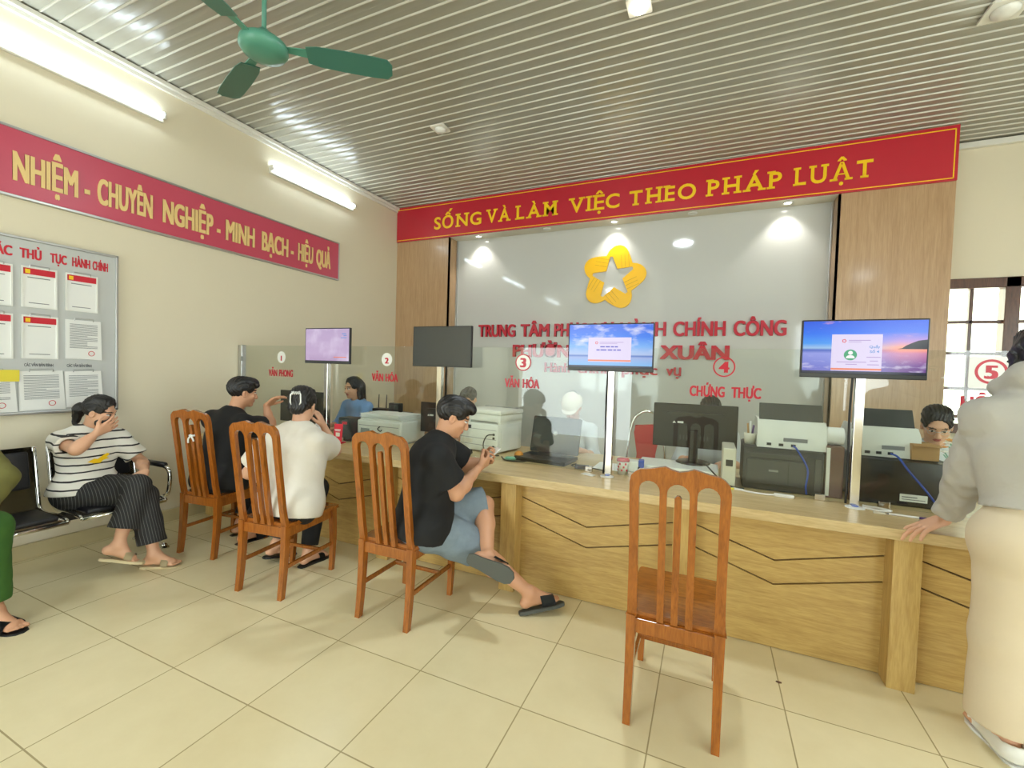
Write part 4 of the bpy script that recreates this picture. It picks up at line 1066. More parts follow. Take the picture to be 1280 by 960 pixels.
def person(name, label, P):
    """P: joints and clothing"""
    J = {k: np.array(v, float) for k, v in P['J'].items()}
    S = P.get('S', 1.0); fd = nrm(P['f']); h = P.get('h', .0052); org = np.array([J['pel'][0], J['pel'][1], 0.0])
    root = thing(name, label, 'person', tuple(org))
    allp = np.array(list(J.values()))
    lo = allp.min(0) - .24; hi = allp.max(0) + .24; lo[2] = max(lo[2], -.03)
    H = Head(J['head'], P['hf'], P.get('hu', (0, 0, 1)), P.get('hs', 1.0) * S)
    fat = P.get('fat', 1.0); low = J['pel'] * .45 + J['chest'] * .55
    def torso(F, g, k=.05):
        F.cone(J['pel'] - (0, 0, .0), low, .150 * S * fat + g, .132 * S * fat + g, k, flat=(fd, .74))
        F.cone(low, J['chest'], .134 * S * fat + g, .150 * S * fat + g, k, flat=(fd, .70))
        up = J['chest'] * .35 + J['nb'] * .65
        F.cone(J['chest'], up, .148 * S * fat + g, .108 * S + g, k, flat=(fd, .70))
        for e in 'LR':
            F.cone(J['nb'] * .8 + J['sh' + e] * .2 - (0, 0, .03), J['sh' + e], .052 * S + g, .050 * S + g, k)
    F = Field(lo, hi, h)
    torso(F, 0)
    F.cone(J['nb'] - (0, 0, .02), H.p(0, -.018, -.055), .058 * S, .053 * S, .03)
    H.build(F)
    for e in 'LR':
        sh, el, wr = J['sh' + e], J['el' + e], J['wr' + e]
        F.cone(sh, el, .047 * S * fat, .037 * S * fat, .02); F.cone(el, el * .35 + wr * .65, .039 * S * fat, .031 * S, .02); F.cone(el * .35 + wr * .65, wr, .031 * S, .024 * S, .015)
        F.ell(el * .7 + wr * .3, A(.041, .041, .041) * S * fat, None, .03)
        hd = P.get('hand' + e)
        if hd: hand(F, wr, hd['d'], hd['pn'], e, hd.get('curl', (.35, .5, .35)), S * hd.get('s', 1), hd.get('th', 0), hd.get('spread', 1.0), hd.get('each'))
        hp, kn, an = J['hip' + e], J['kn' + e], J['an' + e]
        F.cone(hp, kn, .086 * S * fat, .056 * S, .03); F.cone(kn, kn * .6 + an * .4, .054 * S, .055 * S, .02); F.cone(kn * .6 + an * .4, an, .054 * S, .034 * S, .02)
        bk = P.get('calf' + e)
        if bk is not None: F.ell(kn * .68 + an * .32 + np.array(bk) * .02, A(.05, .05, .08) * S, None, .03)
        ft = P.get('foot' + e)
        if ft: foot(F, an, ft['t'], ft.get('u', (0, 0, 1)), S)
    vs, q = F.surface(); vs = relax(vs, q, 1)
    cen = vs[q].mean(1); near = np.linalg.norm(cen - H.c, axis=1) < .16 * S
    mi = np.zeros(len(q), int); mi[near] = H.paint(cen[near])
    sk = M[P.get('skin', 'skin')]
    flat_mesh('body', vs, q, [sk, M['lips'], M['eyew'], M['dark']], root, org, mi)
    del F
    # hair
    hr = P.get('hair', 'short')
    F = Field(H.c - .30 * S, H.c + .22 * S, .005)
    F.ell(H.p(0, -.016, .038), H.rr(.085, .104, .092), H.ax, .0)
    if hr == 'crop':
        F.ell(H.p(0, .045, .095), H.rr(.060, .062, .034), H.ax, .03); F.ell(H.p(0, .095, .078), H.rr(.046, .020, .024), H.ax, .02)
    if hr == 'short':
        F.ell(H.p(0, .052, .092), H.rr(.062, .050, .032), H.ax, .03)
        F.ell(H.p(.02, .088, .068), H.rr(.048, .018, .022), H.ax, .02)
    F.ell(H.p(0, .112, -.032 if hr in ('short', 'crop') else -.012), H.rr(.078, .085, .088 if hr in ('short', 'crop') else .105), H.ax, .008, 's')
    for e in (-1, 1):
        F.ell(H.p(e * .085, .012, -.03), H.rr(.03, .036, .043), H.ax, .008, 's')
    F.cut(H.p(0, -.02, -.035 if hr == 'crop' else -.062 if hr == 'short' else -.09), -H.u * .8 - H.f * (-.35 if hr in ('short', 'crop') else 0), .2)
    if hr == 'spiky':
        pass
    if hr in ('long', 'tied'):
        F.ell(H.p(0, .0, .104), H.rr(.07, .06, .024), H.ax, .03)
    if hr == 'long':
        for e in (-1, 1): F.cone(H.p(e * .066, -.03, -.0), H.p(e * .078, -.035, -.17), .034, .028, .03)
        F.cone(H.p(0, -.085, .0), H.p(0, -.09, -.17), .055, .045, .04)
    if hr == 'tied':
        F.ell(H.p(0, -.128, -.005), H.rr(.042, .038, .042), H.ax, .015); F.cone(H.p(0, -.135, -.02), H.p(0, -.128, -.13), .036, .018, .02)
    if hr == 'up':
        F.ell(H.p(0, -.07, .06), H.rr(.075, .06, .065), H.ax, .03); F.ell(H.p(0, -.09, -.02), H.rr(.066, .04, .06), H.ax, .03); F.ell(H.p(0, -.02, .106), H.rr(.07, .06, .024), H.ax, .03)
    # strands
    X, Y, Z = [(F.lo[k] + F.h * np.arange(F.n[k])).astype(np.float32) for k in range(3)]
    x = X[:, None, None] - H.c[0]; y = Y[None, :, None] - H.c[1]; z = Z[None, None, :] - H.c[2]
    lx = x * H.r[0] + y * H.r[1] + z * H.r[2]; ly = x * H.f[0] + y * H.f[1] + z * H.f[2]; lz = x * H.u[0] + y * H.u[1] + z * H.u[2]
    F.f += (.0026 * np.sin(lx * 330 + 40 * ly + 3 * np.sin(lz * 60)) + .0016 * np.sin(lx * 610 - ly * 120 + 5 * np.sin(lz * 45))).astype(np.float32)
    vs, q = F.surface()
    flat_mesh('hair', vs, q, [M['hair']], root, org)
    # upper garment
    tp = P['top']; g = tp.get('g', .018)
    F = Field(lo, hi, .0065); torso(F, g, .06)
    F.cone(J['hipL'], J['hipR'], .108 * S * fat + g + .012, .108 * S * fat + g + .012, .05)
    if 'drape' in tp:
        for a, b_, ra, rb in tp['drape']: F.cone(a, b_, ra, rb, .06, flat=(fd, .8))
    hem = np.array(tp.get('hem', J['pel'] - (0, 0, .06))); hn = nrm(J['pel'] - J['chest'])
    F.ripple(tp.get('rip', .0026), tp.get('ripf', 19), int(abs(org[0]) * 100) % 97)
    F.cut(hem, hn, .34)
    for e in 'LR':
        sh, el, wr = J['sh' + e], J['el' + e], J['wr' + e]; fr = tp.get('sl' + e, tp.get('sl', .62)); G = Field(lo, hi, .0065)
        if fr <= 1:
            end = sh + (el - sh) * fr; G.cone(sh, sh + (el - sh) * (fr + .25), .054 * S * fat + g * .5, .066 * S * fat + g * tp.get('flare', .7), .03); cd = nrm(el - sh)
        else:
            end = el + (wr - el) * (fr - 1); cd = nrm(wr - el)
            G.cone(sh, el, .055 * S * fat + g * .5, .050 * S * fat + g * .6, .03); G.cone(el, end + cd * .05, .050 * S * fat + g * .6, .034 * S + g * .6, .03)
            if tp.get('cuff'): G.cone(end - cd * .02, end, .044 * S, .044 * S, .01)
        G.ripple(tp.get('srip', .0022), tp.get('sripf', 24), int(abs(org[1]) * 100 + ord(e)) % 91)
        G.cut(end, cd, .30 if fr <= 1 else .16)
        if fr <= 1: G.cone(end - cd * .07, end + cd * .02, .046 * S * fat, .052 * S * fat, .004, 's')
        blend(F, G, .028); del G
    if tp.get('hood'):
        F.cone(H.p(-.06, -.10, -.125), H.p(.06, -.10, -.125), .06, .06, .03); F.cone(H.p(-.12, -.02, -.14), H.p(-.06, -.10, -.125), .036, .058, .02); F.cone(H.p(.12, -.02, -.14), H.p(.06, -.10, -.125), .036, .058, .02); F.cone(H.p(-.12, -.02, -.14), H.p(-.05, .09, -.16), .036, .025, .02); F.cone(H.p(.12, -.02, -.14), H.p(.05, .09, -.16), .036, .025, .02)
    if tp.get('collar'): F.cone(J['nb'] + (0, 0, .0), J['nb'] + (0, 0, .035), .07 * S, .062 * S, .01)
    F.cone(J['nb'] - (0, 0, .02), H.p(0, -.018, -.055), .060 * S + tp.get('neck', .003), .056 * S + .003, .006, 's')
    vs, q = F.surface(); vs = relax(vs, q, 1)
    tobj = flat_mesh(tp['name'], vs, q, [M[tp['m']]], root, org); del F
    # lower garment
    bt = P['bot']; g = bt.get('g', .016); F = Field(lo, hi, .0065)
    F.cone(J['hipL'], J['hipR'], .108 * S * fat + g, .108 * S * fat + g, .04); F.cone(J['pel'], J['pel'] * .75 + J['chest'] * .25, .152 * S * fat + g * .3, .138 * S * fat + g * .3, .05, flat=(fd, .74))
    for e in 'LR':
        hp, kn, an = J['hip' + e], J['kn' + e], J['an' + e]; fr = bt.get('len' + e, bt.get('len', 1.85)); w0, w1 = bt.get('w', (.012, .02))
        G = Field(lo, hi, .0065)
        if fr <= 1:
            end = hp + (kn - hp) * fr; cd = nrm(kn - hp); G.cone(hp, end + cd * .07, .090 * S * fat + w0, .072 * S + w1, .03)
        else:
            end = kn + (an - kn) * (fr - 1); cd = nrm(an - kn); rk = .058 * S + w0 * 1.2; re = .040 * S + w1
            G.cone(hp, kn, .088 * S * fat + w0, rk, .03); G.cone(kn, end + cd * .06, rk, re, .03)
        G.ripple(bt.get('rip', .0022), bt.get('ripf', 20), int(abs(org[1]) * 100 + ord(e)) % 89)
        G.cut(end, cd, .30 if fr <= 1 else .24)
        blend(F, G, .03); del G
    vs, q = F.surface(); vs = relax(vs, q, 1)
    flat_mesh(bt['name'], vs, q, [M[bt['m']]], root, org); del F
    return root, org, H, J, tobj

def shoe(kind, parent, org, ank, toe, up=(0, 0, 1), S=1.0, mats=('slip', 'sole'), label=None):
    """slide, sandal or trainer built around a foot"""
    ank = np.array(ank, float); t = nrm(toe); u = np.array(up, float); u = nrm(u - t * (u @ t)); w = np.cross(t, u)
    base = ank - u * .086 * S - t * .035 * S - org
    outl = [(-.048, 0), (-.044, .022), (-.02, .034), (.03, .034), (.09, .040), (.14, .047), (.185, .044), (.215, .028), (.226, 0), (.215, -.030), (.185, -.045), (.14, -.047), (.09, -.040), (.03, -.034), (.02 - .04, -.034), (-.044, -.022)]
    b = BM(); prism(b, [(x * S, y * S) for x, y in outl], base, t, w, .018 * S, t0=-.004)
    bmesh.ops.bevel(b, geom=[e for e in b.edges if len(e.link_faces) == 2 and e.calc_face_angle(0) > .9], offset=.004, segments=2, affect='EDGES')
    if kind in ('slide', 'sandal'):
        so = obj(kind, b, M[mats[1]], parent, 'auto')
        if label: so['label'] = label
        b = BM(); x0, x1 = (.085, .165) if kind == 'slide' else (.10, .15)
        rows = []
        for i in range(6):
            x = x0 + (x1 - x0) * i / 5; row = []
            hh = (.066 - .022 * (x - x0) / (x1 - x0)) if kind == 'slide' else .058 - .014 * i / 5
            for k in range(13):
                a = math.pi * k / 12
                row.append((x, .051 * math.cos(a), .012 + hh * math.sin(a) ** .8))
            rows.append(row)
        P3 = lambda p: Vector(base + (t * p[0] + w * p[1] + u * p[2]) * S)
        vv = [[b.verts.new(P3(p)) for p in r] for r in rows]
        for r0, r1 in zip(vv, vv[1:]):
            for k in range(12): b.faces.new((r0[k], r0[k + 1], r1[k + 1], r1[k]))
        bmesh.ops.solidify(b, geom=b.faces[:], thickness=.006)
        obj('strap', b, M[mats[0]], so, True)
    else:
        so = obj('shoe', b, M['white'], parent, 'auto')
        F = Field(base + org - .3, base + org + .3, .005); B = base + org
        F.cone(B + t * (-.01) * S + u * .05 * S, B + t * .05 * S + u * .055 * S, .040 * S, .042 * S, .03); F.cone(B + t * .0 + u * .035 * S, B + t * .17 * S + u * .028 * S, .042 * S, .036 * S, .03, flat=(w, 1.05)); F.cone(B + t * .06 * S + u * .06 * S, B + t * .16 * S + u * .03 * S, .034 * S, .03 * S, .03)
        F.cut(B + u * .012, -u, .3); F.cone(B + u * .085 * S, B + u * .2 * S, .036 * S, .05 * S, .006, 's')
        vs, q = F.surface(); flat_mesh('upper', vs, q, [M[mats[0]]], so, org)
        b = BM()
        for i in range(5):
            c = B - org + t * (.075 + .018 * i) * S + u * (.094 - .011 * i) * S
            tube(b, [Vector(c - w * .024), Vector(c + u * .006), Vector(c + w * .024)], .003, 6)
        obj('lace', b, M['paper'], so, True)
    return so
# ------------------------------------------------------------------ visitors
# man in black tee on the third chair, turned towards the counter's right
FK = (.80, .60, 0)
J = dict(pel=(-1.575, 2.215, .535), chest=(-1.53, 2.245, .84), nb=(-1.475, 2.275, 1.01), head=(-1.425, 2.325, 1.155),
         shR=(-1.40, 2.12, .94), shL=(-1.55, 2.42, .945), elR=(-1.335, 2.235, .715), wrR=(-1.315, 2.475, .825), elL=(-1.47, 2.60, .79), wrL=(-1.37, 2.63, .83),
         hipR=(-1.49, 2.14, .525), hipL=(-1.59, 2.29, .53), knR=(-1.275, 2.38, .355), anR=(-.935, 2.455, .11), knL=(-1.30, 2.545, .57), anL=(-1.125, 2.25, .37))
r, org, H, J, _ = person('person', 'man in black tee and grey shorts seated sideways with legs crossed at the counter', dict(J=J, f=FK, hf=(.80, .56, -.42), fat=1.18, hair='crop', skin='skin2',
    handR=dict(d=(.25, .75, .35), pn=(-.6, .45, .45), curl=(.7, .75, .5), th=.8), handL=dict(d=(.8, -.1, .35), pn=(-.1, -.7, .5), curl=(.6, .7, .5), th=.8),
    footR=dict(t=(.78, .55, .15), u=(-.28, .1, .95)), footL=dict(t=(.96, .10, -.25), u=(-.15, .96, .0)), calfR=(-.2, -.3, -.9), calfL=(-.5, -.5, -.5),
    top=dict(name='black_tee', m='cblack', g=.026, sl=.66, hem=(-1.55, 2.2, .462), flare=1.0, drape=[((-1.51, 2.235, .80), (-1.51, 2.225, .50), .165, .175)]), bot=dict(name='grey_shorts', m='denim', len=.98, g=.02, w=(.024, .044))))
shoe('slide', r, org, J['anR'], (.78, .55, .15), (-.28, .1, .95), 1.05, label='dark slide on the foot resting on the floor')
shoe('slide', r, org, J['anL'], (.96, .10, -.25), (-.15, .96, .0), 1.05, label='dark slide with its grey sole turned outwards')
b = BM(); box(b, (0, 0, 0), (.064, .008, .12), None, .003); box(b, (0, -.0045, 0), (.056, .001, .108), None, 0)
o = obj('phone', b, M['white'], None, False, (-1.285, 2.60, .895)); o.rotation_euler = (math.radians(-50), 0, math.radians(-40)); setp(o, 'pale phone held by the man in black tee and grey shorts', 'phone')

# person in white tee on the second chair
J = dict(pel=(-2.52, 2.07, .535), chest=(-2.53, 2.13, .83), nb=(-2.555, 2.17, 1.005), head=(-2.575, 2.215, 1.16),
         shL=(-2.675, 2.055, .94), shR=(-2.395, 2.15, .935), elL=(-2.87, 2.03, .69), wrL=(-2.80, 2.22, .59), elR=(-2.46, 2.39, .83), wrR=(-2.545, 2.37, 1.0),
         hipL=(-2.60, 2.08, .525), hipR=(-2.43, 2.07, .525), knL=(-2.84, 2.42, .52), anL=(-2.86, 2.24, .12), knR=(-2.67, 2.44, .52), anR=(-2.60, 2.30, .09))
r, org, H, J, _ = person('person', 'person in white tee with a black hair clip seen from behind at the counter', dict(J=J, f=(-.35, .94, 0), hf=(-.42, .88, -.27), S=.97, fat=1.16, hair='up',
    handL=dict(d=(.1, .8, -.5), pn=(0, -.5, -.8)), handR=dict(d=(-.35, -.2, .9), pn=(-.8, -.4, -.3), curl=(.25, .4, .3)),
    footL=dict(t=(.1, .95, -.2)), footR=dict(t=(.05, 1, 0)),
    top=dict(name='white_tee', m='cwhite', g=.024, sl=.72, flare=1.1, hem=(-2.52, 2.06, .452), drape=[((-2.53, 2.12, .75), (-2.52, 2.075, .47), .17, .19)]), bot=dict(name='black_trousers', m='cblack', len=1.9)))
shoe('sandal', r, org, J['anL'], (.1, .95, -.2), (0, .2, 1), .95, ('black', 'black')); shoe('sandal', r, org, J['anR'], (.05, 1, 0), (0, 0, 1), .95, ('black', 'black'))
b = BM()
for e in (-1, 1):
    tube(b, [Vector(H.p(e * .018, -.132, .075) - org), Vector(H.p(e * .034, -.142, .05) - org), Vector(H.p(e * .036, -.128, .0) - org), Vector(H.p(e * .026, -.12, -.02) - org)], .005, 8)
for x in (-.02, -.007, .007, .02): tube(b, [Vector(H.p(x - .008, -.140, .072) - org), Vector(H.p(x, -.146, .05) - org), Vector(H.p(x + .006, -.142, .07) - org)], .004, 6)
o = obj('hair_clip', b, M['white'], r, True); o['label'] = 'white-edged claw clip'

# man in black tee on the first chair, hand raised
J = dict(pel=(-3.47, 2.22, .535), chest=(-3.49, 2.28, .85), nb=(-3.49, 2.33, 1.035), head=(-3.48, 2.40, 1.205),
         shL=(-3.68, 2.28, .975), shR=(-3.305, 2.28, .97), elL=(-3.74, 2.52, .81), wrL=(-3.60, 2.68, .81), elR=(-3.31, 2.53, .90), wrR=(-3.39, 2.545, 1.09),
         hipL=(-3.57, 2.22, .525), hipR=(-3.39, 2.22, .525), knL=(-3.60, 2.63, .53), anL=(-3.58, 2.46, .09), knR=(-3.36, 2.63, .53), anR=(-3.36, 2.36, .09))
r, org, H, J, _ = person('person', 'man in black tee with one hand raised on the chair nearest the left wall', dict(J=J, f=(.05, 1, 0), hf=(.32, .94, -.12), fat=1.08, hair='short', skin='skin2',
    handR=dict(d=(.55, .35, .62), pn=(.5, .1, -.8), curl=(.30, .45, .35), th=.2), handL=dict(d=(.6, .6, 0), pn=(0, 0, -1)),
    footL=dict(t=(0, 1, 0)), footR=dict(t=(.1, 1, 0)),
    top=dict(name='black_tee', m='cblack', g=.026, sl=.66, flare=1.0, hem=(-3.47, 2.2, .46)), bot=dict(name='black_trousers', m='cblack', len=1.85)))
shoe('slide', r, org, J['anL'], (0, 1, 0), (0, 0, 1), 1.05, ('black', 'black')); shoe('slide', r, org, J['anR'], (.1, 1, 0), (0, 0, 1), 1.05, ('black', 'black'))

# girl in striped tee on the bench
J = dict(pel=(-3.985, 1.60, .53), chest=(-4.0, 1.62, .77), nb=(-3.985, 1.63, .925), head=(-3.94, 1.665, 1.065),
         shR=(-3.985, 1.475, .875), shL=(-3.975, 1.785, .865), elR=(-3.76, 1.465, .845), wrR=(-3.77, 1.575, .94), elL=(-3.87, 1.885, .68), wrL=(-3.68, 1.815, .645),
         hipR=(-3.965, 1.525, .515), hipL=(-3.965, 1.68, .52), knL=(-3.585, 1.725, .575), anL=(-3.555, 1.60, .205), knR=(-3.60, 1.775, .49), anR=(-3.49, 1.775, .088))
r, org, H, J, tee = person('person', 'girl in striped tee covering her face with one hand on the waiting bench', dict(J=J, f=(1, .12, 0), hf=(.80, .62, -.30), S=.92, hs=.98, hair='tied',
    handR=dict(d=(-.05, .78, .46), pn=(-.9, -.1, .1), curl=(.12, .25, .2), th=0), handL=dict(d=(.55, -.6, -.35), pn=(-.2, 0, -1), curl=(.3, .4, .3)),
    footL=dict(t=(.55, .62, -.42), u=(-.1, .3, 1)), footR=dict(t=(.72, .55, -.05)),
    top=dict(name='striped_tee', m='stripes', g=.022, sl=.78, slR=.55, flare=1.0, hem=(-3.985, 1.60, .50)), bot=dict(name='pinstripe_trousers', m='pins', len=1.72, lenL=1.72, w=(.014, .052), lenR=1.80)))
shoe('sandal', r, org, J['anL'] - A(0, 0, .012), (.62, .66, -.22), (-.05, .2, 1), .92, ('beige', 'beige')); shoe('sandal', r, org, J['anR'], (.72, .55, -.05), (0, 0, 1), .92, ('beige', 'beige'))
F = Field(H.c - .16, H.c + .16, .004); F.ell(H.p(0, .040, -.058), H.rr(.066, .068, .052), H.ax, .0); F.ell(H.p(0, .03, -.045), H.rr(.060, .066, .080), H.ax, .0, 's')
F.cut(H.p(0, .01, 0), -H.f, .2); F.cut(H.p(0, .1, -.022), H.u, .2)
vs, q = F.surface()
F = Field(H.c - .16, H.c + .16, .004); F.ell(H.p(0, .040, -.060), H.rr(.067, .074, .056), H.ax, .0); F.cut(H.p(0, .018, 0), -H.f, .2); F.cut(H.p(0, .1, -.020), H.u, .2); vs, q = F.surface()
flat_mesh('face_mask', vs, q, [M['black']], r, org)
b = BM()
for (x, z, sx, sz, mi_) in ((-.0, .70, .05, .012, 0),): pass
pr = [(-.06, .0), (-.02, .018), (.0, .012), (.03, .03), (.058, .045), (.072, .036), (.05, .018), (.066, .008), (.03, .0), (.01, -.016), (-.025, -.014)]
prism(b, pr, (J['chest'][0] + .123 - org[0] + .018, J['chest'][1] - org[1] + .0, .735), (-.12, 1, 0), (-.14, 0, 1), .006)
obj('print_motif', b, M['yellow'], r)

# person in green at the left picture edge
J = dict(pel=(-3.98, 0.875, .535), chest=(-3.93, 0.895, .83), nb=(-3.88, 0.905, 1.0), head=(-3.80, 0.905, 1.15),
         shL=(-3.86, 1.060, .94), shR=(-3.88, 0.725, .94), elL=(-3.60, 1.090, .755), wrL=(-3.425, 0.965, .645), elR=(-3.62, 0.695, .75), wrR=(-3.42, 0.785, .65),
         hipL=(-3.95, 0.965, .525), hipR=(-3.95, 0.785, .525), knL=(-3.405, 0.990, .545), anL=(-3.40, 0.990, .09), knR=(-3.42, 0.745, .54), anR=(-3.40, 0.745, .09))
r, org, H, J, _ = person('person', 'seated person in olive top and green trousers at the left picture edge', dict(J=J, f=(1, 0, 0), hf=(1, 0, -.2), hair='short', skin='skin2',
    handL=dict(d=(.7, -.5, -.3), pn=(-.1, 0, -1)), handR=dict(d=(.8, .3, -.3), pn=(0, 0, -1)), footL=dict(t=(.95, .3, 0)), footR=dict(t=(1, 0, 0)),
    top=dict(name='olive_top', m='olive', g=.018, sl=1.86), bot=dict(name='green_trousers', m='green', len=1.86, w=(.012, .028))))
shoe('slide', r, org, J['anL'], (.95, .3, 0), (0, 0, 1), 1.0, ('black', 'black')); shoe('slide', r, org, J['anR'], (1, 0, 0), (0, 0, 1), 1.0, ('black', 'black'))

# standing person leaning on the counter
J = dict(pel=(1.17, 2.28, .90), chest=(1.16, 2.33, 1.20), nb=(1.165, 2.39, 1.40), head=(1.22, 2.49, 1.56),
         shL=(1.015, 2.37, 1.315), shR=(1.37, 2.35, 1.33), elL=(1.005, 2.45, 1.075), wrL=(1.0, 2.62, .832), elR=(1.46, 2.48, 1.08), wrR=(1.44, 2.66, .86),
         hipL=(1.085, 2.28, .86), hipR=(1.265, 2.27, .86), knL=(1.09, 2.33, .46), anL=(1.12, 2.36, .088), knR=(1.28, 2.28, .46), anR=(1.33, 2.28, .088))
r, org, H, J, _ = person('person', 'standing person in grey hoodie and cream trousers leaning on the counter', dict(J=J, f=(.05, 1, -.15), hf=(.25, .9, -.4), fat=1.06, hair='long',
    handL=dict(d=(-.80, -.26, -.36), pn=(-.2, -.1, -.95), curl=(.12, .34, .25), th=.1, s=1.08, spread=1.9), handR=dict(d=(-.1, .9, -.3), pn=(0, -.4, -.9)), footL=dict(t=(-.1, 1, 0)), footR=dict(t=(.15, 1, 0)),
    top=dict(name='grey_hoodie', m='cgrey', g=.028, sl=1.84, hem=(1.17, 2.29, .99), hood=True, cuff=True, srip=.0042, sripf=40, rip=.0035, ripf=16), bot=dict(name='cream_trousers', m='ccream', len=1.88, g=.026, w=(.034, .085), rip=.0022, ripf=11)))
shoe('trainer', r, org, J['anL'], (-.10, 1, 0), (0, 0, 1), 1.0, ('white', 'white')); shoe('trainer', r, org, J['anR'], (.15, 1, 0), (0, 0, 1), 1.0, ('white', 'white'))

# ------------------------------------------------------------------ staff behind the glass
def staff(x, y, z, f, hf, label, top, mt, hair='short', S=.95, wr=None, **k):
    """seated clerk whose head centre is at x, y, z"""
    f = nrm(f); s = A(f[1], -f[0], 0); hc = A(x, y, z); nb = hc - A(0, 0, .15) - f * .05; hy = nb - f * .08
    pel = A(hy[0], hy[1], max(.50, z - .64)); 
    J = dict(pel=pel, chest=pel * .42 + nb * .58, nb=nb, head=hc)
    for e, sg in (('R', 1), ('L', -1)):
        J['sh' + e] = nb + s * sg * .17 * S - A(0, 0, .06); J['hip' + e] = pel + s * sg * .09; 
        J['el' + e] = J['sh' + e] + s * sg * .06 + f * .08 - A(0, 0, .23)
        w = hc + f * .28 + s * sg * .12; w[2] = .80
        J['wr' + e] = A(*wr[e]) if wr and e in wr else w
        J['kn' + e] = J['hip' + e] + f * .40; J['an' + e] = J['kn' + e] + A(0, 0, .088 - J['kn' + e][2]) - f * .05
    P = dict(J=J, f=f, hf=hf, S=S, h=.0062, hair=hair, top=dict(name=top, m=mt, g=.02, sl=1.3, collar=True), bot=dict(name='dark_trousers', m='cblack', len=1.9), footL=dict(t=f), footR=dict(t=f))
    for e in 'RL': P['hand' + e] = dict(d=f * .8 + s * (-.3 if e == 'R' else .3) - A(0, 0, .15), pn=(0, 0, -1), curl=(.3, .4, .3))
    P.update(k)
    return person('person', label, P)
staff(-3.60, 3.76, 1.20, (-.15, -1, 0), (-.30, -.95, -.12), 'woman clerk in light blue shirt behind the leftmost steel post', 'blue_shirt', 'blue', 'long')
staff(-2.27, 4.0, 1.14, (.1, -1, 0), (.1, -1, -.35), 'dark haired clerk mostly hidden behind the black tee man\'s head', 'pale_shirt', 'palew', 'short')
r, org, H, J, _ = staff(-1.14, 3.93, 1.13, (.05, -1, 0), (.0, -.82, -.6), 'clerk in pale shirt with head bent behind the open laptop', 'pale_shirt', 'palew', 'up', wr=dict(L=(-.98, 3.62, .80), R=(-1.22, 3.64, .80)))
F = Field(H.c - .2, H.c + .2, .005); F.ell(H.p(0, -.010, .045), H.rr(.102, .128, .102), H.ax, 0); F.cut(H.p(0, .0, .03), -H.u, .25); F.ell(H.p(0, .09, .035), H.rr(.075, .07, .012), H.ax, .01)
vs, q = F.surface(); flat_mesh('pale_head_shape', vs, q, [M['cwhite']], r, org)  # dome shape standing in for an unidentified pale patch over the hair
staff(.02, 4.0, 1.165, (0, -1, 0), (0, -.85, -.55), 'dark haired clerk with only the top of the head above the black monitor', 'pale_shirt', 'palew', 'short')
r, org, H, J, _ = staff(1.405, 3.86, 1.165, (-.1, -1, 0), (-.22, -.88, -.42), 'woman clerk in glasses looking down behind the brown box', 'pale_shirt', 'palew', 'up')
b = BM()
for e in (-1, 1):
    pts = [Vector(H.p(e * .033 + .021 * math.cos(a), .098 - .004 * abs(math.cos(a)), .0 + .016 * math.sin(a)) - org) for a in np.linspace(0, 2 * math.pi, 17)]
    tube(b, pts, .0016, 6, False); tube(b, [Vector(H.p(e * .054, .094, .004) - org), Vector(H.p(e * .082, .0, .004) - org)], .0016, 6)
tube(b, [Vector(H.p(-.012, .1, .004) - org), Vector(H.p(.012, .1, .004) - org)], .0016, 6)
obj('glasses', b, M['alu'], r, True)
# ------------------------------------------------------------------ equipment on the counter
X_, Z1 = (1, 0, 0), (0, 0, 1)
def desk_monitor(x, y, z0, w, h, rz, label, base=CT, logo=True):
    t = thing('desk_monitor', label, 'monitor', (x, y, base), rz)
    zc = z0 - base
    b = BM(); box(b, (0, .012, zc + h / 2), (w, .022, h), None, .005); prism(b, rrect(w * .72, h * .66, .03, cy=zc + h * .48), (0, .002, 0), X_, Z1, .03, t0=-.002); obj('casing', b, M['black'], t)
    b = BM(); quad(b, (0, .0235, 0), (-1, 0, 0), Z1, -w / 2 + .01, w / 2 - .01, zc + .015, zc + h - .01); obj('display', b, M['off'], t)
    b = BM(); box(b, (0, -.045, zc * .5 + h * .22), (.06, .022, zc + h * .42), None, .006); obj('stand', b, M['black'], t)
    b = BM(); lathe(b, [(.115, 0), (.115, .006), (.10, .013), (.001, .016)], (0, -.02, 0), 28); obj('stand_base', b, M['black'], t, True)
    b = BM()
    for i in range(9): box(b, (-.09 + .0225 * i, -.0295, zc + h * .24), (.01, .002, .035))
    obj('vent_slots', b, M['darkg'], t)
    if logo:
        b = BM(); prism(b, [(-.012, 0), (.012, 0), (0, .018)], (-w * .24, -.0295, zc + h * .56), X_, Z1, .001); box(b, (-w * .165, -.0295, zc + h * .56 + .008), (.04, .001, .014)); obj('badge', b, M['white'], t)
    return t
desk_monitor(-3.77, 3.22, .855, .62, .32, .0, 'black monitor seen from behind at the far left of the counter', logo=False)
desk_monitor(-2.17, 3.32, .87, .44, .27, -.05, 'black monitor seen from behind beside the seated black tee man\'s head')
# paper-covered box carries the right hand monitor
t = thing('power_box', 'flat white box under the black monitor behind glass 4', 'box', (-.18, 3.29, CT))
b = BM(); box(b, (0, 0, .032), (.52, .30, .064), None, .008); obj('case', b, M['white'], t)
b = BM(); bx(b, -.255, .255, -.152, -.149, .026, .031); obj('seam', b, M['ink'], t)
desk_monitor(-.085, 3.42, .93, .56, .315, .03, 'large black monitor seen from behind in front of the red chair', base=CT + .064)

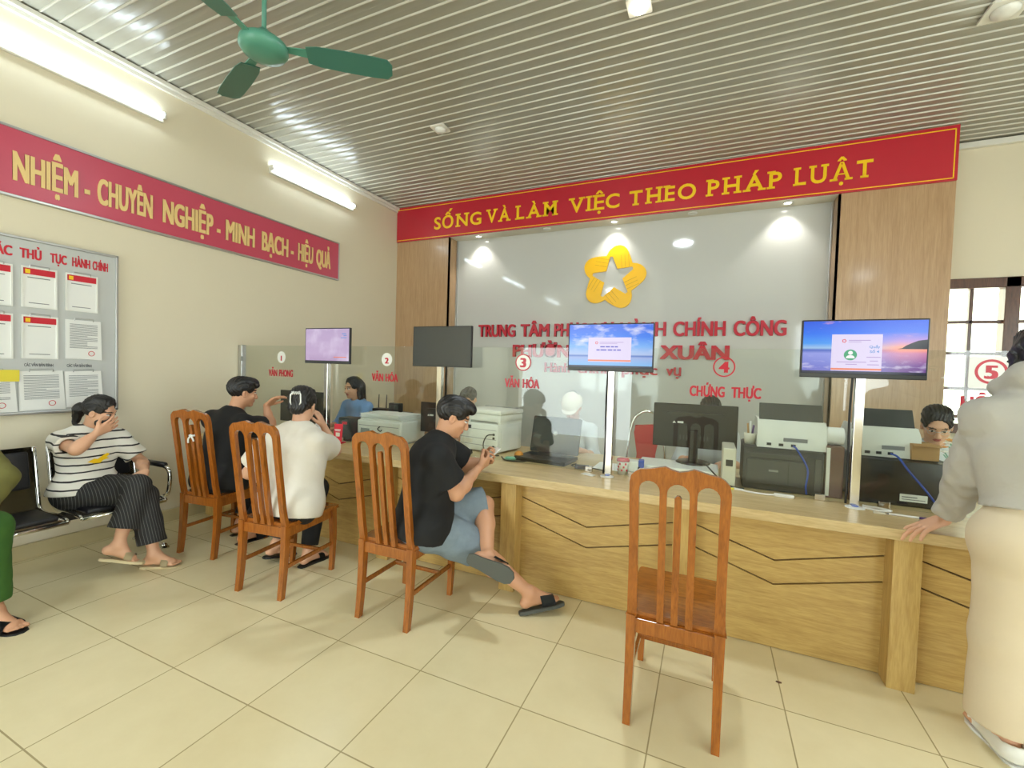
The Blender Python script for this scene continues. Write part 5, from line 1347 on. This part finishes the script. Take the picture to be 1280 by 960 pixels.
def printer_small(x, y, rz, label):
    t = thing('printer', label, 'printer', (x, y, CT), rz)
    b = BM(); box(b, (0, 0, .105), (.50, .36, .19), None, .02, 3); box(b, (0, .01, .205), (.47, .33, .02), None, .008); obj('case', b, M['scan'], t, 'auto')
    b = BM(); bx(b, -.20, -.10, -.184, -.18, .075, .125, .002); obj('front_badge', b, M['grey'], t)
    b = BM(); bx(b, -.22, .22, -.183, -.179, .15, .154); bx(b, -.22, .22, -.183, -.179, .045, .048); obj('seam', b, M['ink'], t)
    b = BM(); tube(b, smooth_path([(.02, -.185, .15), (.0, -.19, .13), (.03, -.19, .11), (.045, -.186, .125)], 5), .004, 6); obj('hook', b, M['black'], t)
    b = BM(); bx(b, -.24, .24, -.17, .17, 0, .012); obj('foot_strip', b, M['grey'], t)
    return t
printer_small(-2.665, 3.27, .0, 'low white printer with papers on top at counter 2')
for i, (x, rz, lb) in enumerate(((-2.80, .12, 'loose white papers on the left half of the low printer'), (-2.56, -.08, 'loose white papers on the right half of the low printer'))):
    t = thing('paper_stack', lb, 'paper', (x, 3.27, CT + .215 + .0005), rz)
    b = BM()
    for k in range(12): box(b, (.004 * math.sin(k * 2.1), .005 * math.cos(k * 3.), .002 + .0032 * k), (.22, .29, .0028), (0, 0, .05 * math.sin(k * 1.7)))
    obj('sheet', b, M['paper'], t)

t = thing('pc_tower', 'black computer case lying behind the low printer', 'computer', (-2.93, 3.58, CT))
b = BM(); box(b, (0, 0, .115), (.40, .20, .23), None, .006); obj('case', b, M['black'], t)
b = BM(); bx(b, -.19, .19, -.103, -.099, .19, .215); obj('front_strip', b, M['darkg'], t)
t = thing('router', 'small black router with two upright antennas', 'router', (-3.06, 3.58, CT + .23))
b = BM(); box(b, (0, 0, .014), (.14, .10, .028), None, .006); obj('case', b, M['black'], t)
for x in (-.055, .045):
    b = BM(); tube(b, [(x, .03, .02), (x, .03, .06), (x, .035, .165)], [.006, .0055, .004], 8); obj('antenna', b, M['black'], t, True)
t = thing('telephone', 'small black desk device beside the router', 'device', (-2.87, 3.58, CT + .23))
b = BM(); box(b, (0, 0, .045), (.13, .07, .09), None, .008); obj('case', b, M['blackm'], t)
b = BM(); bx(b, -.05, .05, -.037, -.034, .03, .075); obj('face', b, M['darkg'], t)

t = thing('card_stand', 'small red card stand at the foot of the leftmost steel post', 'sign', (-2.945, 2.90, CT), .15)
b = BM(); box(b, (0, 0, .085), (.085, .004, .17), (math.radians(-6), 0, 0), .001); obj('card', b, M['pred'], t)
b = BM(); box(b, (0, .02, .006), (.09, .06, .012), None, .003); obj('foot', b, M['red'], t)
b = BM(); bx(b, -.02, .02, -.0045, -.0025, .055, .095); obj('pale_label', b, M['cream'], t)
b = BM(); bx(b, -.03, .03, -.0065, -.0045, .118, .124); bx(b, -.025, .025, -.0065, -.0045, .108, .112); obj('print', b, M['paper'], t)
t = thing('label_printer', 'dark grey label box behind the red card stand', 'box', (-3.0, 3.10, CT))
b = BM(); box(b, (0, 0, .105), (.16, .14, .21), None, .01); obj('case', b, M['darkg'], t)
b = BM(); bx(b, -.03, .03, -.072, -.069, .15, .175, .001); obj('badge', b, M['pred'], t)
t = thing('tablet_stand', 'thin white folding stand beside the white tee visitor', 'stand', (-3.10, 2.86, CT))
b = BM(); box(b, (-.03, 0, .085), (.012, .10, .175), (0, math.radians(12), 0), .003); obj('rest', b, M['white'], t)
b = BM(); box(b, (.02, 0, .075), (.010, .06, .165), (0, math.radians(-32), 0), .003); obj('prop', b, M['white'], t)
b = BM(); box(b, (0, 0, .004), (.14, .10, .008), None, .003); obj('foot', b, M['white'], t)
t = thing('keyboard', 'black keyboard beside the far left monitor', 'keyboard', (-3.72, 2.80, CT), .05)
b = BM(); box(b, (0, 0, .011), (.42, .13, .02), None, .006); obj('case', b, M['black'], t)
b = BM()
for r_ in range(5):
    for k in range(15): box(b, (-.19 + .0272 * k, -.05 + .025 * r_, .024), (.022, .02, .006))
obj('keys', b, M['blackm'], t)

# white multifunction printer
t = thing('multifunction_printer', 'tall white multifunction printer left of the open laptop', 'printer', (-1.70, 3.40, CT), -.17)
b = BM(); box(b, (0, 0, .125), (.40, .36, .23), None, .014); box(b, (0, .02, .285), (.40, .34, .06), None, .012); box(b, (-.15, .02, .25), (.08, .32, .06)); box(b, (.18, .02, .25), (.03, .32, .06)); box(b, (0, .14, .25), (.38, .06, .06)); obj('case', b, M['scan'], t, 'auto')
b = BM(); box(b, (.0, .02, .333), (.41, .35, .035), None, .012); obj('scanner_lid', b, M['scan'], t, 'auto')
b = BM(); box(b, (-.02, .17, .345), (.36, .03, .03), None, .008); obj('hinge_cover', b, M['grey'], t)
b = BM()
for z in (.06, .115, .19): bx(b, -.185, .185, -.183, -.179, z, z + .003)
obj('seam', b, M['ink'], t)
b = BM(); bx(b, -.155, -.075, -.184, -.178, .19, .22, .002); obj('display', b, M['darkg'], t)
b = BM(); bx(b, -.165, -.06, -.183, -.179, .07, .105, .002); obj('tray_handle', b, M['cream'], t)
b = BM(); bx(b, .201, .204, -.13, .12, .02, .21); obj('side_panel', b, M['white'], t)
b = BM()
for z in (.05, .12, .15): bx(b, .15, .17, -.184, -.18, z, z + .018)
obj('port', b, M['black'], t)
b = BM(); tube(b, smooth_path([(.16, -.185, .16), (.12, -.22, .15), (.09, -.225, .08), (.11, -.215, .012), (.18, -.23, .006), (.22, -.24, .006), (.245, -.22, .006)], 6), .005, 8); obj('cable', b, M['black'], t, True)
t = thing('card_reader', 'small black card reader in front of the white multifunction printer', 'device', (-1.74, 3.06, CT), -.15)
b = BM(); box(b, (0, 0, .022), (.075, .06, .036), (math.radians(18), 0, 0), .006); obj('case', b, M['black'], t)
b = BM(); box(b, (0, -.006, .044), (.05, .03, .004), (math.radians(18), 0, 0)); obj('display', b, M['grey'], t)
b = BM(); lathe(b, [(.001, .0), (.025, .004), (.034, .02), (.036, .033), (.03, .05), (.012, .062), (.002, .06)], (0, 0, 0), 18)
setp(obj('orange_fruit', b, M['orange'], None, True, (-1.325, 3.14, CT)), 'small round orange item beside the laptop', 'fruit')
t = thing('packet', 'mint green packet in front of the white printer', 'packet', (-1.36, 3.06, CT), .3)
b = BM(); box(b, (0, 0, .014), (.075, .045, .026), None, .011, 3); obj('wrapper', b, M['mint'], t, 'auto')
b = BM(); bx(b, -.045, -.036, -.02, .02, .011, .015); bx(b, .036, .045, -.02, .02, .011, .015); obj('sealed_end', b, M['mint'], t)
b = BM(); tube(b, smooth_path([(-1.46, 3.12, CT + .006), (-1.38, 3.02, CT + .006), (-1.27, 3.03, CT + .006), (-1.23, 3.10, CT + .006), (-1.30, 3.20, CT + .006), (-1.24, 3.24, CT + .006)], 8), .005, 8)
setp(obj('cable', b, M['black'], None, True), 'black looped cable between the white printer and the laptop', 'cable')

# laptop, keyboard side to the visitors
t = thing('laptop', 'open black laptop on the counter behind glass 3', 'laptop', (-1.12, 3.205, CT), -.09)
b = BM(); box(b, (0, -.01, .02), (.42, .27, .026), None, .006); bx(b, -.2, .2, -.13, .11, 0, .008); obj('base', b, M['black'], t)
b = BM()
for r_ in range(5):
    for k in range(14): box(b, (-.172 + .0265 * k, .02 + .021 * r_, .0345), (.021, .016, .003))
obj('keys', b, M['darkg'], t)
b = BM(); bx(b, -.06, .06, -.125, -.045, .0325, .034); obj('touchpad', b, M['blackm'], t)
Rl = Matrix.Rotation(math.radians(-13), 4, 'X')
b = BM(); prism(b, rrect(.415, .29, .014, cy=.145), (0, .125, .035), X_, Rl @ V(0, 0, 1), .009, t0=-.009); lid = obj('lid', b, M['black'], t)
b = BM(); prism(b, [(-.192, .038), (.192, .038), (.192, .272), (-.192, .272)], (0, .125, .035), X_, Rl @ V(0, 0, 1), .0008); obj('display', b, M['off'], lid)
b = BM(); tube(b, [(-.12, .125, .034), (.12, .125, .034)], .009, 10); obj('hinge', b, M['blackm'], t, True)
b = BM(); prism(b, circ(0, .16, .017, 20), (0, .125, .035), X_, Rl @ V(0, 0, 1), .0004, t0=.001); obj('badge', b, M['grey'], lid)
t = thing('power_adapter', 'black power adapter with cable at the right of the laptop', 'adapter', (-.80, 3.06, CT), .2)
b = BM(); box(b, (0, 0, .014), (.10, .045, .026), None, .006); obj('block', b, M['black'], t)
b = BM(); tube(b, smooth_path([(.05, 0, .012), (.12, -.02, .008), (.17, -.06, .006)], 6), .004, 8); tube(b, smooth_path([(-.05, 0, .012), (-.08, .05, .01), (-.05, .12, .008)], 6), .004, 8); obj('cable', b, M['black'], t, True)
b = BM(); bx(b, -.74, -.55, 3.12, 3.36, CT, CT + .004); setp(obj('paper_sheet', b, M['paper']), 'white papers lying behind the blue sky monitor post', 'paper')
b = BM(); box(b, (-.715, 2.90, CT + .003), (.09, .045, .005), (0, 0, -.35), .001); setp(obj('paper_slip', b, M['paper']), 'small white slip at the foot of the blue sky monitor post', 'paper')
t = thing('cup', 'white paper cup with a dark red lid by the middle post', 'cup', (-.515, 3.06, CT))
b = BM(); lathe(b, [(.030, 0), (.041, .09), (.039, .09), (.001, .085)], (0, 0, 0), 24); obj('body', b, M['cream'], t, True)
b = BM(); lathe(b, [(.043, .088), (.044, .098), (.038, .108), (.001, .11)], (0, 0, 0), 24); obj('lid', b, M['red'], t, True)
b = BM()
for i in range(7):
    a = -2.6 + .33 * i; z = .03 + .022 * (i % 3); r_ = .0305 + .011 * z / .09 + .0008
    box(b, (r_ * math.cos(a), r_ * math.sin(a), z), (.012, .003, .014), (0, 0, a + math.pi / 2))
obj('print', b, M['pred'], t)
t = thing('tape_dispenser', 'blue and white tape holder beside the red lidded cup', 'holder', (-.43, 3.12, CT), .1)
b = BM(); box(b, (-.03, 0, .045), (.08, .09, .09), None, .006); obj('white_side', b, M['white'], t)
b = BM(); box(b, (.028, 0, .06), (.036, .075, .075), None, .006); obj('blue_side', b, M['bluep'], t)
t = thing('rubber_stamp', 'slim dark stamp standing next to the blue tape holder', 'stamp', (-.40, 3.00, CT))
b = BM(); lathe(b, [(.014, 0), (.014, .012), (.006, .016), (.005, .05), (.009, .058), (.009, .068), (.001, .072)], (0, 0, 0), 14); obj('handle', b, M['blackm'], t, True)

# red upholstered chair behind the glass
t = thing('banquet_chair', 'red upholstered chair with a chrome hoop back behind glass 4', 'chair', (-.50, 4.12, 0))
b = BM(); tube(b, smooth_path([(-.17, 0, .45), (-.165, .03, .75), (-.13, .05, 1.0), (-.07, .06, 1.09), (0, .06, 1.115), (.07, .06, 1.09), (.13, .05, 1.0), (.165, .03, .75), (.17, 0, .45)], 6), .011, 10); obj('hoop', b, M['chrome'], t, True)
b = BM(); prism(b, [(-.075, .52), (.075, .52), (.09, .62), (.08, .72), (.115, .92), (.10, .97), (.05, .985), (-.05, .985), (-.10, .97), (-.115, .92), (-.08, .72), (-.09, .62)], (0, .03, 0), X_, Z1, .04, t0=-.02)
for v in b.verts: v.co.y += .05 * (v.co.z - .45) / .6
bmesh.ops.bevel(b, geom=[e for e in b.edges if len(e.link_faces) == 2 and e.calc_face_angle(0) > .9], offset=.01, segments=2, affect='EDGES')
obj('backrest', b, M['redseat'], t, 'auto')
b = BM(); box(b, (0, -.19, .46), (.40, .40, .06), None, .025, 3); obj('seat', b, M['redseat'], t, 'auto')
for sx in (-1, 1):
    b = BM(); tube(b, [(sx * .17, 0, .45), (sx * .185, .06, 0)], .011, 10); obj('leg', b, M['chrome'], t, True)
    b = BM(); tube(b, [(sx * .17, -.37, .45), (sx * .18, -.40, 0)], .011, 10); obj('leg', b, M['chrome'], t, True)

# stack A: grey black laser printer with a pale scanner on top
t = thing('laser_printer', 'large grey black laser printer left of the sunset monitor post', 'printer', (.425, 3.27, CT), -.02)
b = BM(); box(b, (0, 0, .13), (.42, .38, .26), None, .012); obj('case', b, M['blackm'], t, 'auto')
b = BM(); box(b, (-.03, -.192, .115), (.32, .012, .15), None, .005); box(b, (-.03, -.19, .215), (.30, .01, .03), None, .003); obj('rear_door', b, M['darkg'], t)
b = BM(); bx(b, .165, .195, -.195, -.19, .03, .22, .002); obj('port_strip', b, M['darkg'], t)
b = BM(); bx(b, .03, .034, -.2, -.196, .05, .19); bx(b, -.215, .215, -.193, -.19, .247, .252); obj('seam', b, M['black'], t)
b = BM(); box(b, (-.045, -.1995, .125), (.05, .002, .012), None); obj('badge', b, M['grey'], t)
def scanner(x, y, z, w, rz, label, cab=((.03, -.19, .0), (.08, -.215, -.1), (.075, -.22, -.2), (.08, -.215, -.25))):
    t = thing('document_scanner', label, 'scanner', (x, y, z), rz)
    b = BM()
    prism(b, [(-.16, 0), (.15, 0), (.15, .12), (.10, .165), (-.10, .165), (-.14, .12)], (-w / 2, 0, 0), (0, 1, 0), Z1, w)
    bmesh.ops.bevel(b, geom=[e for e in b.edges if len(e.link_faces) == 2 and e.calc_face_angle(0) > .5], offset=.008, segments=2, affect='EDGES')
    obj('case', b, M['scan'], t, 'auto')
    b = BM(); box(b, (0, -.055, .213), (w * .94, .012, .115), (math.radians(-24), 0, 0), .004); obj('paper_tray', b, M['darkg'], t)
    b = BM(); box(b, (.02, -.163, .055), (w * .34, .006, .022), None, .001); obj('slot', b, M['ink'], t)
    b = BM()
    for dx in (-.11, -.05, .01): box(b, (dx * w / .34, -.163, .022), (.024, .006, .016), None, .001)
    obj('port', b, M['black'], t)
    b = BM(); tube(b, smooth_path([(.01, -.168, .022)] + list(cab), 6), .005, 8); obj('cable', b, M['bluep'], t, True)
    return t
scanner(.47, 3.27, CT + .26, .36, -.02, 'pale document scanner on top of the grey black laser printer')
t = thing('pen_holder', 'small cream holder with paper rolls at the left end of the laser printer', 'holder', (.255, 3.22, CT + .26))
b = BM(); lathe(b, [(.03, 0), (.036, .07), (.033, .07), (.028, .006), (.001, .006)], (0, 0, 0), 18); obj('pot', b, M['cream'], t, True)
for dx, dz, m_ in ((-.01, .13, 'card'), (.012, .12, 'purple'), (.0, .145, 'white')):
    b = BM(); tube(b, [(dx * .5, 0, .01), (dx * 1.6, .004, dz)], .006, 8); obj('pen', b, M[m_], t, True)
t = thing('pc_tower', 'slim pale computer case left of the laser printer', 'computer', (.135, 3.20, CT))
b = BM(); box(b, (0, 0, .12), (.075, .30, .24), None, .006); obj('case', b, M['cream'], t)
b = BM(); bx(b, -.02, .02, -.152, -.148, .13, .17, .001); obj('port', b, M['black'], t)
t = thing('pc_tower', 'narrow brown and pale case between the two printer stacks', 'computer', (.685, 3.22, CT))
b = BM(); box(b, (0, 0, .15), (.085, .26, .30), None, .004); obj('case', b, mat('brown plastic', (104, 70, 58), .45), t)
b = BM(); bx(b, -.043, -.025, -.134, -.128, .01, .29, .001); obj('edge_strip', b, M['white'], t)
b = BM(); lathe(b, [(.018, -.05), (.052, -.05), (.052, .05), (.018, .05)], (0, 0, 0), 22, (0, math.radians(90), 0))
setp(obj('paper_roll', b, M['paper'], None, 'auto', (.685, 3.18, CT + .352)), 'white paper roll on the narrow brown case', 'paper roll')

# stack B: black box with label, pale scanner on top
t = thing('laser_printer', 'wide black printer with a white label right of the sunset monitor post', 'printer', (1.0, 3.27, CT), .03)
b = BM(); box(b, (0, 0, .125), (.44, .36, .25), None, .01); obj('case', b, M['black'], t, 'auto')
b = BM(); bx(b, -.02, .10, -.183, -.179, .03, .07, .001); obj('label_plate', b, M['white'], t)
b = BM(); bx(b, -.012, .055, -.1845, -.1825, .052, .058); bx(b, -.012, .09, -.1845, -.1825, .04, .044); obj('print', b, M['ink'], t)
b = BM(); box(b, (0, .02, .253), (.38, .26, .008), None, .002); obj('output_tray', b, M['darkg'], t)
scanner(.94, 3.31, CT + .257, .30, .02, 'pale document scanner on top of the wide black printer', ((.03, -.21, .01), (.07, -.245, -.06), (.14, -.25, -.15), (.20, -.25, -.235), (.23, -.25, -.248)))
t = thing('cardboard_box', 'small brown cardboard box in front of the woman in glasses', 'box', (1.10, 3.20, CT + .257), .05)
b = BM(); prism(b, [(-.06, -.06), (.06, -.06), (.06, .06), (-.06, .06)], (0, 0, 0), X_, (0, 1, 0), .088); obj('carton', b, M['card'], t)
b = BM(); box(b, (0, -.068, .083), (.118, .03, .003), (math.radians(25), 0, 0)); box(b, (0, .068, .083), (.118, .03, .003), (math.radians(-25), 0, 0)); obj('flap', b, M['card'], t)
t = thing('flower_bunch', 'small bunch of orange and white flowers beside the cardboard box', 'flowers', (1.27, 3.22, CT))
b = BM(); lathe(b, [(.03, 0), (.04, .12), (.028, .22), (.034, .24), (.03, .24), (.024, .22), (.001, .2)], (0, 0, 0), 16); obj('vase', b, M['white'], t, True)
random.seed(3)
for i in range(9):
    a = i * 2.4; r_ = .018 + .035 * (i % 3) / 2; c = V(r_ * math.cos(a) - .03, r_ * math.sin(a), .30 + .022 * (i % 4))
    b = BM(); tube(b, [(0, 0, .2), c - V(0, 0, .01)], .003, 6); st = obj('stem', b, M['mint'], t)
    b = BM()
    for k in range(6):
        q = k * math.pi / 3; d = V(math.cos(q), math.sin(q), .35).normalized()
        prism(b, circ(.014, 0, .013, 10, ry=.008), c, d, V(-math.sin(q), math.cos(q), 0), .003)
    obj('blossom', b, M['orange'] if i % 2 else M['paper'], t)

# small things near the front edge
b = BM(); tube(b, smooth_path([(.10, 3.06, CT + .05), (.13, 3.045, CT + .012), (.20, 2.985, CT + .006), (.27, 2.955, CT + .006), (.33, 2.95, CT + .006), (.37, 2.955, CT + .008)], 8), .005, 8)
w = thing('power_strip_plug', 'white plug and cord lying in front of the laser printer', 'cable', (0, 0, 0)); obj('cord', b, M['white'], w, True)
b = BM(); box(b, (.42, 2.955, CT + .009), (.10, .03, .017), (0, 0, -.06), .004); obj('plug', b, M['white'], w)
def pen(x, y, rz, m1, m2, label, L=.14):
    t = thing('pen', label, 'pen', (x, y, CT + .006), rz)
    b = BM(); tube(b, [(-L / 2, 0, 0), (L / 2 - .05, 0, 0)], .0055, 10); obj('barrel', b, M[m1], t, True)
    b = BM(); tube(b, [(L / 2 - .05, 0, 0), (L / 2, 0, 0)], .0062, 10); obj('cap', b, M[m2], t, True)
    b = BM(); tube(b, [(-L / 2, 0, 0), (-L / 2 - .012, 0, 0)], [.005, .001], 10); obj('tip', b, M['grey'], t, True)
pen(.955, 2.85, -.05, 'white', 'purple', 'white pen with a purple cap near the standing visitor\'s hand', .17)
pen(.165, 2.99, .0, 'yel', 'white', 'yellow marker pen at the left of the laser printer', .10)
b = BM(); tube(b, smooth_path([(.78, 2.93, CT + .006), (.84, 2.895, CT + .006), (.90, 2.92, CT + .006), (.86, 2.95, CT + .006), (.79, 2.97, CT + .006)], 8), .006, 8)
setp(obj('cable', b, M['white'], None, True), 'white cable coiled at the foot of the sunset monitor post', 'cable')
b = BM(); box(b, (.83, 2.85, CT + .005), (.05, .02, .01), (0, 0, -.1), .003); setp(obj('eraser', b, M['cream']), 'small cream eraser beside the white cable', 'eraser')
b = BM(); tube(b, smooth_path([(.0, 3.20, CT + .10), (.05, 3.05, CT + .075), (.10, 3.035, CT + .03), (.17, 3.02, CT + .008), (.22, 3.03, CT + .006)], 8), .005, 8)
setp(obj('cable', b, M['black'], None, True), 'black cable running from the large monitor to the laser printer', 'cable')
b = BM(); prism(b, [(-.012, 0), (.0, -.008), (.012, -.003), (.014, .006), (.0, .009), (-.01, .007)], (.36, 2.42, .0), X_, (0, 1, 0), .002); setp(obj('dry_leaf', b, M['brown']), 'tiny dark dry leaf on the floor tiles near the counter', 'leaf')
